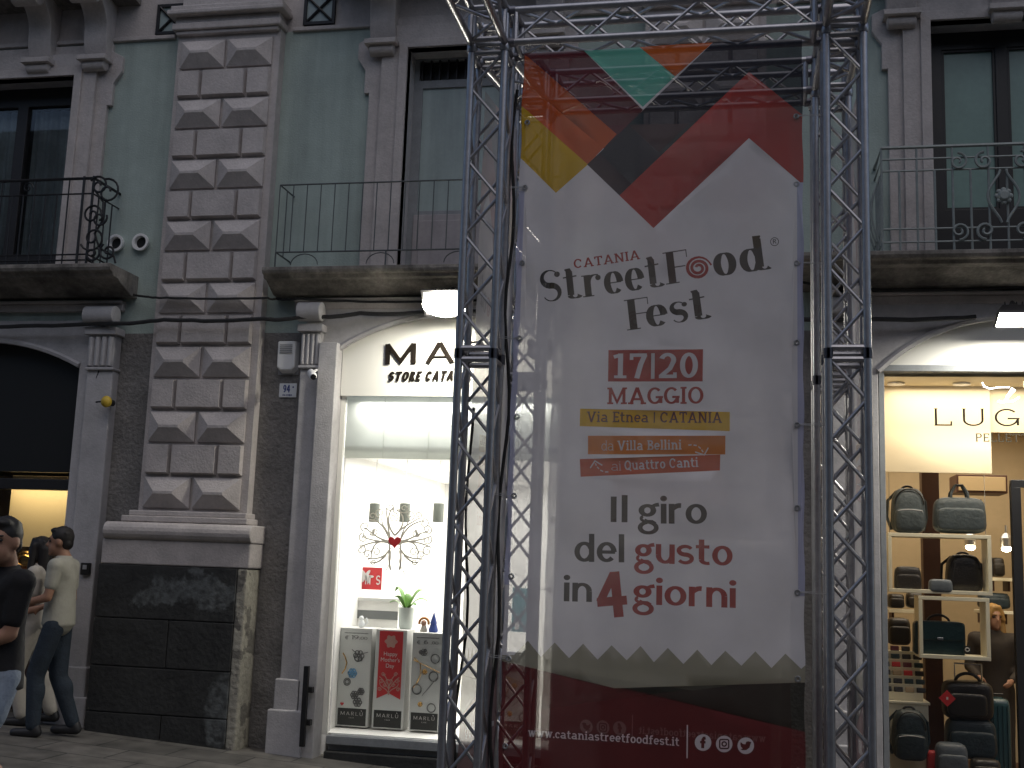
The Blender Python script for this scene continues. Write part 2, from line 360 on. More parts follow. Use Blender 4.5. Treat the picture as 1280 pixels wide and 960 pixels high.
def glyph(ch, S):
    t, n, X, W, A, CW = S.t, S.n, S.x, S.w, S.A, S.cw
    h, k = t/2, n/2; st = S.st; sl = S.sl
    K = []; Q = []; B = []    # strokes (pts, width or None), serif rectangles, balls
    pad = sl if st else 0
    def sb(x, l=1, r=1): Q.append((x-h-sl*l, x+h+sl*r, 0, st))
    def stp(x, z, l=1, r=1): Q.append((x-h-sl*l, x+h+sl*r, z-st, z))
    if ch == ' ': return .3, K, Q, B
    if ch == '|': K.append(([(.1, -.02), (.1, 1.0)], n*.9)); return .2, K, Q, B
    if ch in '.,':
        K.append(([(h, 0), (h, t)], t))
        if ch == ',': K.append(([(h, .02), (h-.06, -.14)], t*.6))
        return t, K, Q, B
    if ch == "'": K.append(([(h, 1), (h, .75)], t)); return t, K, Q, B
    # ---- lowercase
    rx, ry = W/2-h, X/2-k
    x0 = pad
    if ch in 'oecdbqpag' and not (ch == 'a') and not (ch == 'g'): x0 = 0
    cx, cy = W/2, X/2
    if ch == 'o': K.append((arc(cx, cy, rx, ry, 0, 360, 30), None)); return W, K, Q, B
    if ch == 'e':
        K.append((arc(cx, cy, rx, ry, 0, 318), None)); K.append(([(h, cy), (W-h*.6, cy)], n)); return W*.98, K, Q, B
    if ch == 'c':
        K.append((arc(cx, cy, rx, ry, 48, 315), None))
        if S.hair or st: B.append((cx+rx*.72, cy+ry*.66, t*.5))
        return W*.9, K, Q, B
    if ch in 'db':
        m = (lambda p: [(W-a, b) for a, b in p]) if ch == 'b' else (lambda p: p)
        K.append((m(arc(cx, cy, rx, ry, 25, 335)), None)); 
        if S.hair:
            K.append((m([(W-h, .1), (W-h, A-.06)]), t)); K.append((m([(W-h, A-.1), (W-h-.02, A-.03), (W-h+.1, A+.02)]), [t, t*.8, .03]))
            K.append((m(arc(W-h+.12, .12, .14, .12-k, 190, 330)), None)); return W+.16, K, Q, B
        K.append((m([(W-h, 0), (W-h, A)]), t))
        if st:
            s2 = 1 if ch == 'd' else 0
            if ch == 'd': Q.append((W-t-sl, W-h, A-st, A)); Q.append((W-h, W+sl, 0, st))
            else: Q.append((-sl, h, A-st, A))
        return W+pad, K, Q, B
    if ch == 'a':
        K.append(([(W-h, X-k-.3), (W-h, 0)], t)); K.append((arc(W/2, X-k-.26, W/2-h, .26, 0, 140), None))
        K.append((arc(W*.48, X*.285, W*.48-h, X*.285-k, 90, 270), None))
        K.append(([(W*.47, X*.57-k), (W-h, X*.57-k)], n)); K.append(([(W*.47, k), (W*.7, k*1.3), (W-h, .14)], n))
        if st: Q.append((W-h, W+sl, 0, st))
        return W+pad, K, Q, B
    if ch in 'nmhr':
        x0 = pad; H = A if ch == 'h' else X
        K.append(([(x0+h, 0), (x0+h, H)], t))
        if st:
            sb(x0+h); Q.append((x0-sl, x0+h, H-st, H))
        w2 = W*.95
        if ch == 'r':
            if S.hair:
                K.append((arc(x0+h+.26, X-k-.28, .26, .28, 178, 70), None)); B.append((x0+h+.34, X-.12, .085)); return x0+t+.34, K, Q, B
            K.append((arc(x0+h+.26, X-k-.30, .26, .30, 178, 80), [t*.6+.4*t*min(1, i/4) for i in range(8)])); return x0+t+.28, K, Q, B
        for j in range(2 if ch == 'm' else 1):
            xa = x0+h+j*(w2-t); xb = xa+w2-t
            K.append((arc((xa+xb)/2, X-k-.28, (xb-xa)/2, .28, 180, 0), None)); K.append(([(xb, X-k-.28), (xb, 0)], t))
            if st: sb(xb, .6, 1)
        return xb+h+pad, K, Q, B
    if ch == 'u':
        x0 = pad; w2 = W*.95; xb = x0+w2-h
        K.append(([(x0+h, X), (x0+h, .28+k)], t)); K.append((arc(x0+w2/2, .28+k, w2/2-h, .28, 180, 360), None)); K.append(([(xb, 0), (xb, X)], t))
        if st: Q.append((x0-sl, x0+h, X-st, X)); Q.append((xb-h-sl, xb, X-st, X)); Q.append((xb, xb+h+sl, 0, st))
        return xb+h+pad, K, Q, B
    if ch in 'il':
        x0 = pad; H = X if ch == 'i' else A
        K.append(([(x0+h, 0), (x0+h, H)], t))
        if st: sb(x0+h); Q.append((x0-sl, x0+h, H-st, H))
        if ch == 'i': B.append((x0+h, X+.2, t*.6))
        return x0+t+pad, K, Q, B
    if ch == 't':
        x0 = .1; H = X+.22
        if S.hair:
            K.append(([(x0+h, .12), (x0+h, H-.04)], t)); K.append(([(x0+h, H-.08), (x0+h-.02, H), (x0+h-.13, H+.035)], [t, t*.75, .03]))
            K.append((arc(x0+h+.13, .13, .15, .13-k, 185, 345), None)); K.append(([(0, X), (x0+t+.12, X+.02)], n*1.3)); return x0+t+.2, K, Q, B
        K.append(([(x0+h, .2), (x0+h, H)], t)); K.append((arc(x0+h+.2, .2+.0, .2, .2-k, 180, 290), None)); K.append(([(0, X-k), (x0+t+.17, X-k)], n)); return x0+t+.2, K, Q, B
    if ch == 'f':
        x0 = .1; K.append(([(x0+h, 0), (x0+h, A-.2)], t)); K.append((arc(x0+h+.2, A-.2, .2, .2-k, 180, 70), None)); K.append(([(0, X-k), (x0+t+.16, X-k)], n))
        if st: sb(x0+h)
        return x0+t+.2, K, Q, B
    if ch in 's' or ch == 'S':
        H = X if ch == 's' else 1.0; w2 = W*.86 if ch == 's' else CW*.86
        r = (H-n)/4; a = arc(w2/2, H-k-r, w2/2-h*.8, r, 25, 262, 14); b = arc(w2/2, k+r, w2/2-h*.8, r, 82, -155, 14); p = a+b
        m = len(p)
        if S.hair:
            wd = [n+(t*.98-n)*max(0, 1-abs(i/(m-1)-.5)/.36)**.75 for i in range(m)]; B.append((w2*.84, H-k-r*.62, .075 if ch == 's' else .09))
        else: wd = [n+(t*.95-n)*max(0, 1-abs(i/(m-1)-.5)/.4) for i in range(m)]
        K.append((p, wd)); return w2, K, Q, B
    if ch == 'g':
        if S.bino:
            w2 = W*.98; K.append((arc(w2*.46, X*.66, w2*.40-h*.8, X*.32-k, 0, 360, 26), None))
            K.append(([(w2*.70, X*.88), (w2*.84, X*.93), (w2*1.02, X*.96)], [n*.8, n*1.1, n*1.2]))
            K.append((arc(w2*.34, X*.25, w2*.18, X*.13, 120, 250), [n*.8]*10)); 
            K.append((arc(w2*.5, -.16, w2*.5-h*.8, .20, 100, 440, 26), [n+(t-n)*.5*abs(math.sin(i/26*2*PI)) for i in range(27)]))
            K.append(([(w2*.30, X*.16), (w2*.45, X*.085), (w2*.68, X*.075), (w2*.83, X*-.02)], t*.8)); return w2, K, Q, B
        K.append((arc(cx, cy, rx, ry, 25, 335), None)); K.append(([(W-h, X), (W-h, -.12)], t)); K.append((arc(cx, -.12, rx, .16, 360, 205), None)); 
        if st: Q.append((W-h, W+sl, X-st, X))
        return W+pad, K, Q, B
    if ch == 'w' or ch == 'v':
        p = pad*.6; ww = W*1.35 if ch == 'w' else W*.9; q = 4 if ch == 'w' else 2
        xs = [p+h+(ww-t)*i/q for i in range(q+1)]
        for i in range(q): K.append(([(xs[i], X if i % 2 == 0 else 0), (xs[i+1], 0 if i % 2 == 0 else X)], t*.85))
        if st: stp(xs[0], X, .7, .7); stp(xs[-1], X, .7, .7)
        return ww+2*p, K, Q, B
    if ch == 'z':
        K.append(([(0, X-k), (W*.8, X-k)], n)); K.append(([(W*.8-h*.7, X-k), (h*.7, k)], t*.9)); K.append(([(0, k), (W*.82, k)], n)); return W*.82, K, Q, B
    # ---- capitals and digits
    cx, cy, rx, ry = CW/2, .5, CW/2-h, .5-k
    if ch == 'O' or ch == 'Q':
        K.append((arc(cx, cy, rx, ry, 0, 360, 30), None))
        if ch == 'Q': K.append(([(cx+.02, .22), (CW, -.1)], t*.8))
        return CW, K, Q, B
    if ch == '0':
        K.append((arc(.29, .5, .29-h, .5-k, 0, 360, 30), None)); return .58, K, Q, B
    if ch in 'CG':
        K.append((arc(cx, cy, rx, ry, 42, 318 if ch == 'C' else 360-18), None))
        if ch == 'C' and st: Q.append((cx+rx*.80-h*.6, cx+rx*.80+h*.8, .66, .9))
        if ch == 'G': K.append(([(CW-h, .06), (CW-h, .48)], t)); Q.append((cx+.04, CW+(.03 if st else 0), .48-max(st, n), .48))
        return CW, K, Q, B
    if ch in 'I1':
        x0 = pad+(.06 if ch == '1' else 0); K.append(([(x0+h, 0), (x0+h, 1)], t))
        if ch == '1': K.append(([(x0+h, 1-k), (x0-.14, .86)], n*1.1))
        if st:
            if ch == 'I': stp(x0+h, 1); sb(x0+h)
            else: sb(x0+h, 1.6, 1.6)
        return x0+t+pad*(1.6 if ch == '1' else 1), K, Q, B
    if ch == 'T':
        K.append(([(CW*.46, 0), (CW*.46, 1)], t)); Q.append((0, CW*.92, 1-n, 1))
        if st: sb(CW*.46, 1.2, 1.2); Q.append((0, n*.9, .72, 1)); Q.append((CW*.92-n*.9, CW*.92, .72, 1))
        return CW*.92, K, Q, B
    if ch in 'EFLBDPR':
        x0 = pad; e = x0+CW*.72
        K.append(([(x0+h, 0), (x0+h, 1)], t))
        if st:
            Q.append((x0-sl, x0+h, 1-st, 1)); Q.append((x0-sl, x0+h+(sl+h if ch in 'FPR' else 0), 0, st))
            if ch == 'L': stp(x0+h, 1)
        if ch in 'EF': Q.append((x0+h, e, 1-n, 1)); Q.append((x0+h, e-.08, .5-k, .5+k))
        if ch in 'EL': Q.append((x0+h, e, 0, n))
        if (st or S.hair):
            e2 = n*.9 if not S.hair else .03
            if ch in 'EF': Q.append((e-e2, e, .76, 1))
            if ch in 'EL': Q.append((e-e2, e, 0, .26))
            if ch in 'EF' and S.hair: pass
        if ch in 'BPR':
            zc = .5 if ch != 'P' else .46
            for (a, b, w2) in ([(zc, 1, .92)] if ch in 'PR' else [(.52, 1, .9), (0, .52, 1)]):
                xr = x0+CW*.80*w2-h; rr = (b-a)/2-k
                K.append(([(x0+h, b-k), (xr-rr*.8, b-k)]+arc(xr-rr*.8, (a+b)/2, rr*.8, rr, 90, -90)[1:]+[(x0+h, a+k)], None))
        if ch == 'R': K.append(([(x0+CW*.36, .5), (x0+CW*.74, 0)], t))
        if ch == 'D':
            xr = x0+CW*.86-h; K.append(([(x0+h, 1-k), (x0+CW*.36, 1-k)]+arc(x0+CW*.36, .5, xr-x0-CW*.36, .5-k, 90, -90)[1:]+[(x0+h, k)], None))
        return {'E': e, 'F': e, 'L': e, 'B': x0+CW*.8, 'P': x0+CW*.76, 'R': x0+CW*.82, 'D': x0+CW*.86}[ch], K, Q, B
    if ch == 'U':
        x0 = pad; w2 = CW*.86
        K.append(([(x0+h, 1), (x0+h, .34)], t)); K.append((arc(x0+w2/2, .34, w2/2-h, .34-k, 180, 360), None)); K.append(([(x0+w2-h, .34), (x0+w2-h, 1)], t))
        if st: stp(x0+h, 1); stp(x0+w2-h, 1)
        return x0+w2+pad, K, Q, B
    if ch in 'NM':
        x0 = pad; w2 = CW*(.92 if ch == 'N' else 1.12); xa, xb = x0+h, x0+w2-h
        K.append(([(xa, 0), (xa, 1)], t*.95)); K.append(([(xb, 0), (xb, 1)], t*.95))
        if ch == 'N': K.append(([(xa, 1-k*.3), (xb, k*.3)], t))
        else: K.append(([(xa, 1-k*.3), ((xa+xb)/2, .12), (xb, 1-k*.3)], t*.9))
        if st:
            sb(xa); Q.append((xa-h-sl, xa, 1-st, 1))
            if ch == 'N': stp(xb, 1)
            else: sb(xb); Q.append((xb, xb+h+sl, 1-st, 1))
        return x0+w2+pad, K, Q, B
    if ch in 'AVW':
        p = pad*.7; w2 = CW*(1.02 if ch != 'W' else 1.45)
        if ch == 'A':
            K.append(([(p+h*.9, 0), (p+w2/2, 1-.01)], t*.95)); K.append(([(p+w2/2, 1-.01), (p+w2-h*.9, 0)], t)); Q.append((p+w2*.24, p+w2*.76, .3-k, .3+k)); Q.append((p+w2/2-h*.7, p+w2/2+h*.7, .9, 1))
            if st: sb(p+h*.9, .8, .8); sb(p+w2-h*.9, .8, .8)
        else:
            q = 2 if ch == 'V' else 4; xs = [p+h+(w2-t)*i/q for i in range(q+1)]
            for i in range(q): K.append(([(xs[i], 1 if i % 2 == 0 else 0), (xs[i+1], 0 if i % 2 == 0 else 1)], t))
            if st: stp(xs[0], 1, .8, .8); stp(xs[-1], 1, .8, .8)
        return w2+2*p, K, Q, B
    if ch == '7':
        Q.append((0, .56, 1-n*1.05, 1)); K.append(([(.56-h*.8, 1-k), (.36, .55), (.24, 0)], t))
        if st: Q.append((0, n*.9, .74, 1))
        return .56, K, Q, B
    if ch == '2':
        K.append((arc(.28, .72, .28-h, .28-k, 165, -25)+[(.36, .38), (h*.9, n*.7)], None if not S.hair else None)); Q.append((0, .58, 0, n*1.05))
        if st: Q.append((.58-n*.9, .58, 0, .22))
        return .58, K, Q, B
    if ch == '4':
        K.append(([(.42, 0), (.42, 1)], t)); K.append(([(.40, 1-k*.5), (.06, .36)], t*.85)); Q.append((0, .62, .26, .26+n*1.3)); return .62, K, Q, B
    if ch == '9' or ch == '6':
        m = (lambda p: [(.58-a, 1-b) for a, b in p]) if ch == '9' else (lambda p: p)
        K.append((m(arc(.29, .32, .29-h, .32-k, 0, 360, 24)), None)); K.append((m([(h, .34), (h*1.1, .5), (.2, .8), (.42, 1-k)]), t*.9)); return .58, K, Q, B
    return .4, K, Q, B
def stroke_quads(p, wd, S):
    out = []; m = len(p)
    L = []
    for i in range(m):
        a = p[max(i-1, 0)]; b = p[min(i+1, m-1)]
        if p[0] == p[-1] or math.hypot(p[0][0]-p[-1][0], p[0][1]-p[-1][1]) < 1e-6:
            a = p[i-1] if i > 0 else p[-2]; b = p[i+1] if i < m-1 else p[1]
        dx, dy = b[0]-a[0], b[1]-a[1]; l = math.hypot(dx, dy) or 1e-9; dx /= l; dy /= l
        if wd is None: w = S.n+(S.t-S.n)*abs(dy)**1.6
        elif isinstance(wd, (list, tuple)): w = wd[min(i, len(wd)-1)]
        else: w = wd
        if 0 < i < m-1 and m <= 4:   # mitre for hard corners
            e1 = Vector((p[i][0]-p[i-1][0], p[i][1]-p[i-1][1])).normalized(); e2 = Vector((p[i+1][0]-p[i][0], p[i+1][1]-p[i][1])).normalized()
            c = max(.5, math.sqrt(max(0, (1+e1.dot(e2))/2))); w = w/c
        L.append(((p[i][0]-dy*w/2, p[i][1]+dx*w/2), (p[i][0]+dy*w/2, p[i][1]-dx*w/2)))
    for i in range(m-1): out.append([L[i][0], L[i][1], L[i+1][1], L[i+1][0]])
    return out
def text_polys(s, S, track=.09):
    """polygons of a string, cap height 1, starting at x=0; returns polys and total width"""
    x = 0; out = []
    for ch in s:
        adv, K, Q, B = glyph(ch, S); g = []
        for p, wd in K: g += stroke_quads(p, wd, S)
        for a, b, c, d in Q: g.append([(a, c), (b, c), (b, d), (a, d)])
        for bx, by, r in B: g.append([(bx+r*math.cos(2*PI*i/14), by+r*math.sin(2*PI*i/14)) for i in range(14)])
        out += [[(a+x, b) for a, b in q] for q in g]; x += adv+track
    return out, x-track
def fit_text(s, S, p0, p1, hgt, up=None, track=.09, mirror=False):
    """lay a string between plane points p0 and p1 (x,z); hgt = cap height"""
    P, w = text_polys(s, S, track); p0 = Vector(p0); p1 = Vector(p1); e = (p1-p0)/w
    u = up if up else Vector((-(p1-p0).y, (p1-p0).x)).normalized(); u = Vector(u)*hgt
    return [[tuple(p0+e*a+u*b) for a, b in q] for q in P]
def letters(mb, polys, yf, yb):
    plate(mb, polys, [], yf, yb)
# ------------------------------------------------------------------ ground
g = MB(); n = 24
gx = [-40+i*80/n for i in range(n+1)]; gy = [-42+i*46/n for i in range(n+1)]
g.add([(x, y, ground_z(x)) for y in gy for x in gx], [(j*(n+1)+i, j*(n+1)+i+1, (j+1)*(n+1)+i+1, (j+1)*(n+1)+i) for j in range(n) for i in range(n)])
tag(g.build('pavement', 'ground'), kind='structure')

# ------------------------------------------------------------------ the palazzo
bld = thing('palazzo', 'old stone palazzo with mint plaster, rusticated pilasters, balconies and three ground floor shops', 'building', (-2.57, 0, -0.1))
INV = Matrix.Translation((2.57, 0, 0.1))
def part(mb, name, m, bevel=0.0, **k):
    o = mb.build(name, m, bld, bevel, **k); o.matrix_parent_inverse = INV; return o
OPEN = dict(la=arch_poly(-8.36, -6.25, -1, 3.42, 3.67), ma=arch_poly(-3.64, -1.50, -1, 3.58, 3.90), ra=arch_poly(1.10, 3.26, -1, 3.38, 3.84),
            lw=rect(-8.02, -6.58, 4.28, 6.36), mw=rect(-3.12, -2.02, 4.28, 6.46), rw=rect(1.57, 2.81, 4.28, 6.45))
# one wall sheet, cement render below and mint plaster above
w = MB()
V2, T, O = cdt([rect(-14, 9, -1.2, 3.74), rect(-14, 9, 3.74, 6.74), rect(-14, 9, 6.74, 10.5)]+list(OPEN.values()))
for t, o in zip(T, O):
    if any(i > 2 for i in o) or not o: continue
    w.cur = min(o); w.add([(V2[i].x, 0, V2[i].y) for i in t], [list(range(len(t)))])
part(w, 'wall', ['cement', 'mint', 'stone'])
for k, p in OPEN.items():
    rv = MB()
    for i in range(len(p)):
        a, b = p[i], p[(i+1) % len(p)]
        if k[1] == 'a' and i == 0: continue
        rv.add([(a[0], 0, a[1]), (b[0], 0, b[1]), (b[0], .3, b[1]), (a[0], .3, a[1])], [(0, 1, 2, 3)])
    part(rv, 'opening_reveal', 'stone_lo')
sc_ = MB()
for a, b in ((-14, -5.56), (-4.32, -1.02), (.28, 9)): sc_.box(a, b, -.035, .02, 6.73, 6.77)
part(sc_, 'string_course', 'stone', .006)

# rusticated pilasters
def pilaster(xc):
    x0, x1 = xc-.475, xc+.475
    b = MB(); b.box(x0-.05, x1+.07, -.12, .02, 1.9, 6.72); b.box(x0-.02, x1+.02, -.14, .02, 6.98, 9.6)
    z0, zt, N = 2.06, 6.63, 15; hgt = (zt-z0)/N; Y = -.122; gp = .018
    for r in range(N):
        za = z0+r*hgt+.022; zb = z0+(r+1)*hgt-.004
        if r % 2 == 0:
            for (a, c) in ((x0, xc-gp/2-.006), (xc+gp/2+.006, x1)):
                e = Y-.022; dpt = Y-.10; zm = (za+zb)/2-.005; i = (c-a)*.29
                vs = [(a, Y, za), (c, Y, za), (c, Y, zb), (a, Y, zb), (a, e, za), (c, e, za), (c, e, zb), (a, e, zb), (a+i, dpt, zm-.012), (c-i, dpt, zm-.012), (c-i, dpt, zm+.012), (a+i, dpt, zm+.012)]
                b.add(vs, [(0,1,5,4), (1,2,6,5), (2,3,7,6), (3,0,4,7), (4,5,9,8), (5,6,10,9), (6,7,11,10), (7,4,8,11), (8,9,10,11)])
        else:
            q = (x1-x0)
            for (a, c) in ((x0, x0+q*.245), (x0+q*.245+gp, x1-q*.245-gp), (x1-q*.245, x1)):
                e = Y-.05; i = .012
                vs = [(a, Y, za), (c, Y, za), (c, Y, zb), (a, Y, zb), (a+i, e, za+i*1.5), (c-i, e, za+i*1.5), (c-i, e, zb-i), (a+i, e, zb-i)]
                b.add(vs, [(0,1,5,4), (1,2,6,5), (2,3,7,6), (3,0,4,7), (4,5,6,7)])
    p = part(b, 'pilaster', 'stone')
    c = MB()
    for (z, zz, d, e) in ((6.69, 6.73, .17, .06), (6.73, 6.80, .20, .09), (6.80, 6.87, .17, .07), (6.87, 6.92, .25, .13), (6.92, 6.975, .22, .11)):
        c.box(x0-e, x1+e, -d, .02, z, zz)
    c.build('capital', 'stone', p, .012)
    t = MB()
    t.box(x0-.10, x1+.10, -.20, .02, 2.0, 2.05); t.box(x0-.15, x1+.13, -.24, .02, 1.945, 2.0)
    prof = [(-.26-.075*math.sin(a*PI/8), 1.86+.08*-math.cos(a*PI/8)) for a in range(9)]+[(.02, 1.94), (.02, 1.78)]
    t.profile_x(prof, x0-.27, x1+.21)
    t.build('torus_moulding', 'stone', p, .01)
    b2 = MB(); b2.box(x0-.29, x1+.2, -.28, .02, 1.56, 1.782); b2.build('base_block', 'stone', p, .012)
    k = MB(); zs = [-.6, .26, .66, 1.08, 1.555]
    for i in range(4):
        for a, c in ([(x0-.30, x1+.09)] if i % 2 else [(x0-.30, xc-.05), (xc-.045, x1+.09)]): k.box(a, c, -.285, .02, zs[i]+.006, zs[i+1])
    k.build('basalt_plinth', 'basalt', p, .008)
    s_ = MB(); s_.box(x1+.092, x1+.185, -.28, .02, -.6, 1.555); s_.build('plinth_side', 'peel', p, .015)
pilaster(-4.945); pilaster(-.36)

def band(name, outer, hole, y, m, yb=.02, bevel=.006):
    b = MB(); plate(b, outer, hole, y, yb); return part(b, name, m, bevel)
# stone surrounds round the ground floor arches
def surround(opening, x0, x1, xo0, xo1, ztop):
    band('arch_surround', [rect(xo0, xo1, -1, ztop)], [opening], -.05, 'stone_lo')
    inner = MB(); p = opening[2:]     # raised archivolt bead
    inner.tube([(a, -.055, b) for a, b in p], .028, 6); part(inner, 'archivolt', 'stone_lo')
surround(OPEN['la'], 0, 0, -8.62, -6.0, 3.86)
surround(OPEN['ma'], 0, 0, -3.98, -1.16, 4.02)
surround(OPEN['ra'], 0, 0, .84, 3.52, 4.0)
def jamb(x0, x1, zt):
    b = MB(); b.box(x0, x1, -.11, .02, -1, zt-.36); b.box(x0-.015, x1+.015, -.14, .02, zt-.36, zt-.33)
    b.box(x0-.03, x1+.03, -.15, .02, -1, .62); b.box(x0-.07, x1+.07, -.18, .02, -1, .36)
    j = part(b, 'jamb', 'stone_lo', .012)
    c = MB(); w_ = x1-x0
    for i in range(4): c.tube([(x0+w_*(i+.5)/4, -.12, zt-.32), (x0+w_*(i+.5)/4, -.125, zt-.04)], w_*.11, 8)
    c.box(x0, x1, -.12, .02, zt-.33, zt); c.box(x0-.03, x1+.03, -.17, .02, zt-.02, zt+.05)
    c.lathe((x0+w_/2, -.17, zt+.16), [(.05, -w_/2-.03), (.09, -w_/2-.02), (.09, w_/2+.02), (.05, w_/2+.03)], 16, 'x')
    c.build('fluted_bracket', 'stone_lo', j, .006)
for (a, b, z) in ((-6.13, -5.86, 3.72), (-3.985, -3.80, 3.74), (-1.34, -1.10, 3.74), (.72, .95, 3.74)): jamb(a, b, z)

# balconies
def slab_profile(depth, z0, th):
    return [(.02, z0-th*1.9), (-.10, z0-th*1.85), (-depth*.62, z0-th*1.15), (-depth*.70, z0-th*.95), (-depth*.86, z0-th*.9), (-depth*.90, z0-th*.62), (-depth*.97, z0-th*.55), (-depth, z0-th*.3), (-depth, z0), (.02, z0)]
def curl(cx, cz, r, a0, turns, sgn=1, n=22, shrink=.18):
    return [(cx+r*(1-(1-shrink)*i/n)*math.cos(a0+sgn*turns*2*PI*i/n), cz+r*(1-(1-shrink)*i/n)*math.sin(a0+sgn*turns*2*PI*i/n)) for i in range(n+1)]
def balcony(x0, x1, z, depth, th, m='dirty'):
    b = MB(); b.profile_x(slab_profile(depth, z, th), x0, x1)
    return part(b, 'balcony', m, .006)
# left balcony: black wrought iron with a scrolled corner
BL = balcony(-8.9, -5.74, 4.30, .52, .118)
r = MB(); yf = -.47; xr = -6.02
for z, q in ((5.14, .014), (4.99, .008), (4.40, .008), (4.345, .008)):
    r.tube([(-8.8, yf, z), (xr, yf, z)], q, 6); r.tube([(xr, yf, z), (xr, 0, z)], q, 6)
for i in range(23):
    x = -8.75+i*.118
    if x < xr-.2: r.tube([(x, yf, 4.31), (x, yf, 4.99)], .0075, 6)
    if i % 3 == 0 and x < xr-.2: r.tube([(x, yf, 4.99), (x, yf, 5.14)], .0075, 6)
for x in (xr, xr-.10): r.tube([(x, yf, 4.31), (x, yf, 5.16)], .013, 6)
for y in (-.12, -.24, -.36): r.tube([(xr, y, 4.31), (xr, y, 4.99)], .0075, 6)
for (cx, cz, rr, a0, tn, sg) in ((xr+.06, 5.06, .10, 2.6, 1.4, -1), (xr+.16, 5.0, .13, 1.9, 1.3, -1), (xr+.02, 4.78, .10, 0, 1.5, 1), (xr+.05, 4.55, .13, 3.6, 1.4, 1), (xr+.10, 4.74, .08, .4, 1.3, -1), (xr+.22, 4.42, .09, 2.2, 1.4, 1), (xr+.06, 4.40, .08, .8, 1.4, -1)):
    r.tube([(a, yf-.01, b_) for a, b_ in curl(cx, cz, rr, a0, tn, sg)], .011, 6)
r.tube([(xr+.02, yf, 5.02), (xr+.12, yf, 4.9), (xr+.13, yf, 4.72), (xr+.06, yf, 4.6), (xr+.12, yf, 4.46), (xr+.28, yf, 4.37), (xr+.30, yf, 4.31)], .011, 6)
for cx in (-8.3, -7.9, -7.5, -7.1, -6.7): r.tube([(a, yf-.01, b_) for a, b_ in curl(cx, 5.06, .055, 0, 1.3)], .007, 6)
r.build('railing', 'iron', BL)
# middle balcony: plain thin grey railing
BM = balcony(-4.30, -.92, 4.27, .40, .105)
r = MB(); xa, yf = -4.20, -.34
for z in (5.06, 4.42): r.tube([(xa, 0, z), (xa, yf, z), (-1.0, yf, z), (-1.0, 0, z)], .008, 6)
for i in range(25): r.tube([(xa+i*.1335, yf, 4.42), (xa+i*.1335, yf, 5.06)], .0055, 6)
r.tube([(xa, -.17, 4.42), (xa, -.17, 5.06)], .0055, 6)
for i in range(5):
    c = xa+.28+i*.72
    r.tube([(c+.13*math.cos(a*PI/10), yf, 4.30+.10*math.sin(a*PI/10)) for a in range(11)], .005, 6)
for x in (xa, xa+1.05, xa+2.1, -1.0): r.tube([(x, yf, 4.27), (x, yf, 4.42)], .008, 6); 
r.build('railing', 'grey_iron', BM)
# right balcony: pale painted iron with medallions
BR_ = balcony(.42, 3.95, 4.28, .55, .108)
r = MB(); yf, xa, xb = -.5, 1.10, 3.3
r.tube([(xa, 0, 5.16), (xa, yf, 5.16), (xb, yf, 5.16), (xb, 0, 5.16)], .016, 6)
for z in (5.06, 4.96, 4.47, 4.36): r.tube([(xa, 0, z), (xa, yf, z), (xb, yf, z), (xb, 0, z)], .009, 6)
for i in range(17):
    x = xa+i*.1375
    r.tube([(x, yf, 4.29), (x, yf, 4.96)], .010, 6)
    if i % 2 == 0: r.tube([(x, yf, 4.96), (x, yf, 5.16)], .009, 6)
for y in (-.12, -.25, -.38): r.tube([(xa, y, 4.36), (xa, y, 4.96)], .010, 6)
for c in (2.03,):
    for s in (-1, 1):
        r.tube([(c+s*(.02+.10*math.sin(a*PI/12)**1.5), yf-.02, 4.50+.44*a/12) for a in range(13)], .011, 6)
        for cz, sg in ((4.44, -1), (5.02, 1)):
            r.tube([(a, yf-.02, b_) for a, b_ in curl(c+s*.14, cz, .075, PI/2 if sg > 0 else -PI/2, 1.4, -s*sg)], .012, 6)
            r.tube([(a, yf-.02, b_) for a, b_ in curl(c+s*.34, cz, .075, PI/2 if sg > 0 else -PI/2, 1.4, s*sg)], .010, 6)
    r.lathe((c, yf-.02, 4.72), [(.0, -.03), (.03, -.03), (.05, -.015), (.055, 0), (.02, .01)], 14, 'y')
    for k in range(8):
        a = k*PI/4; r.ellipsoid((c+.05*math.cos(a), yf-.025, 4.72+.05*math.sin(a)), (.022, .012, .022))
r.build('railing', 'pale_iron', BR_)
# curved return panel (bombé side) of the right balcony
q = MB()
for i in range(3): q.tube([(1.10-.07*math.sin(a*PI/8), -.1-.14*i, 4.36+.6*a/8) for a in range(9)], .008, 6)
q.build('railing_side', 'pale_iron', BR_)

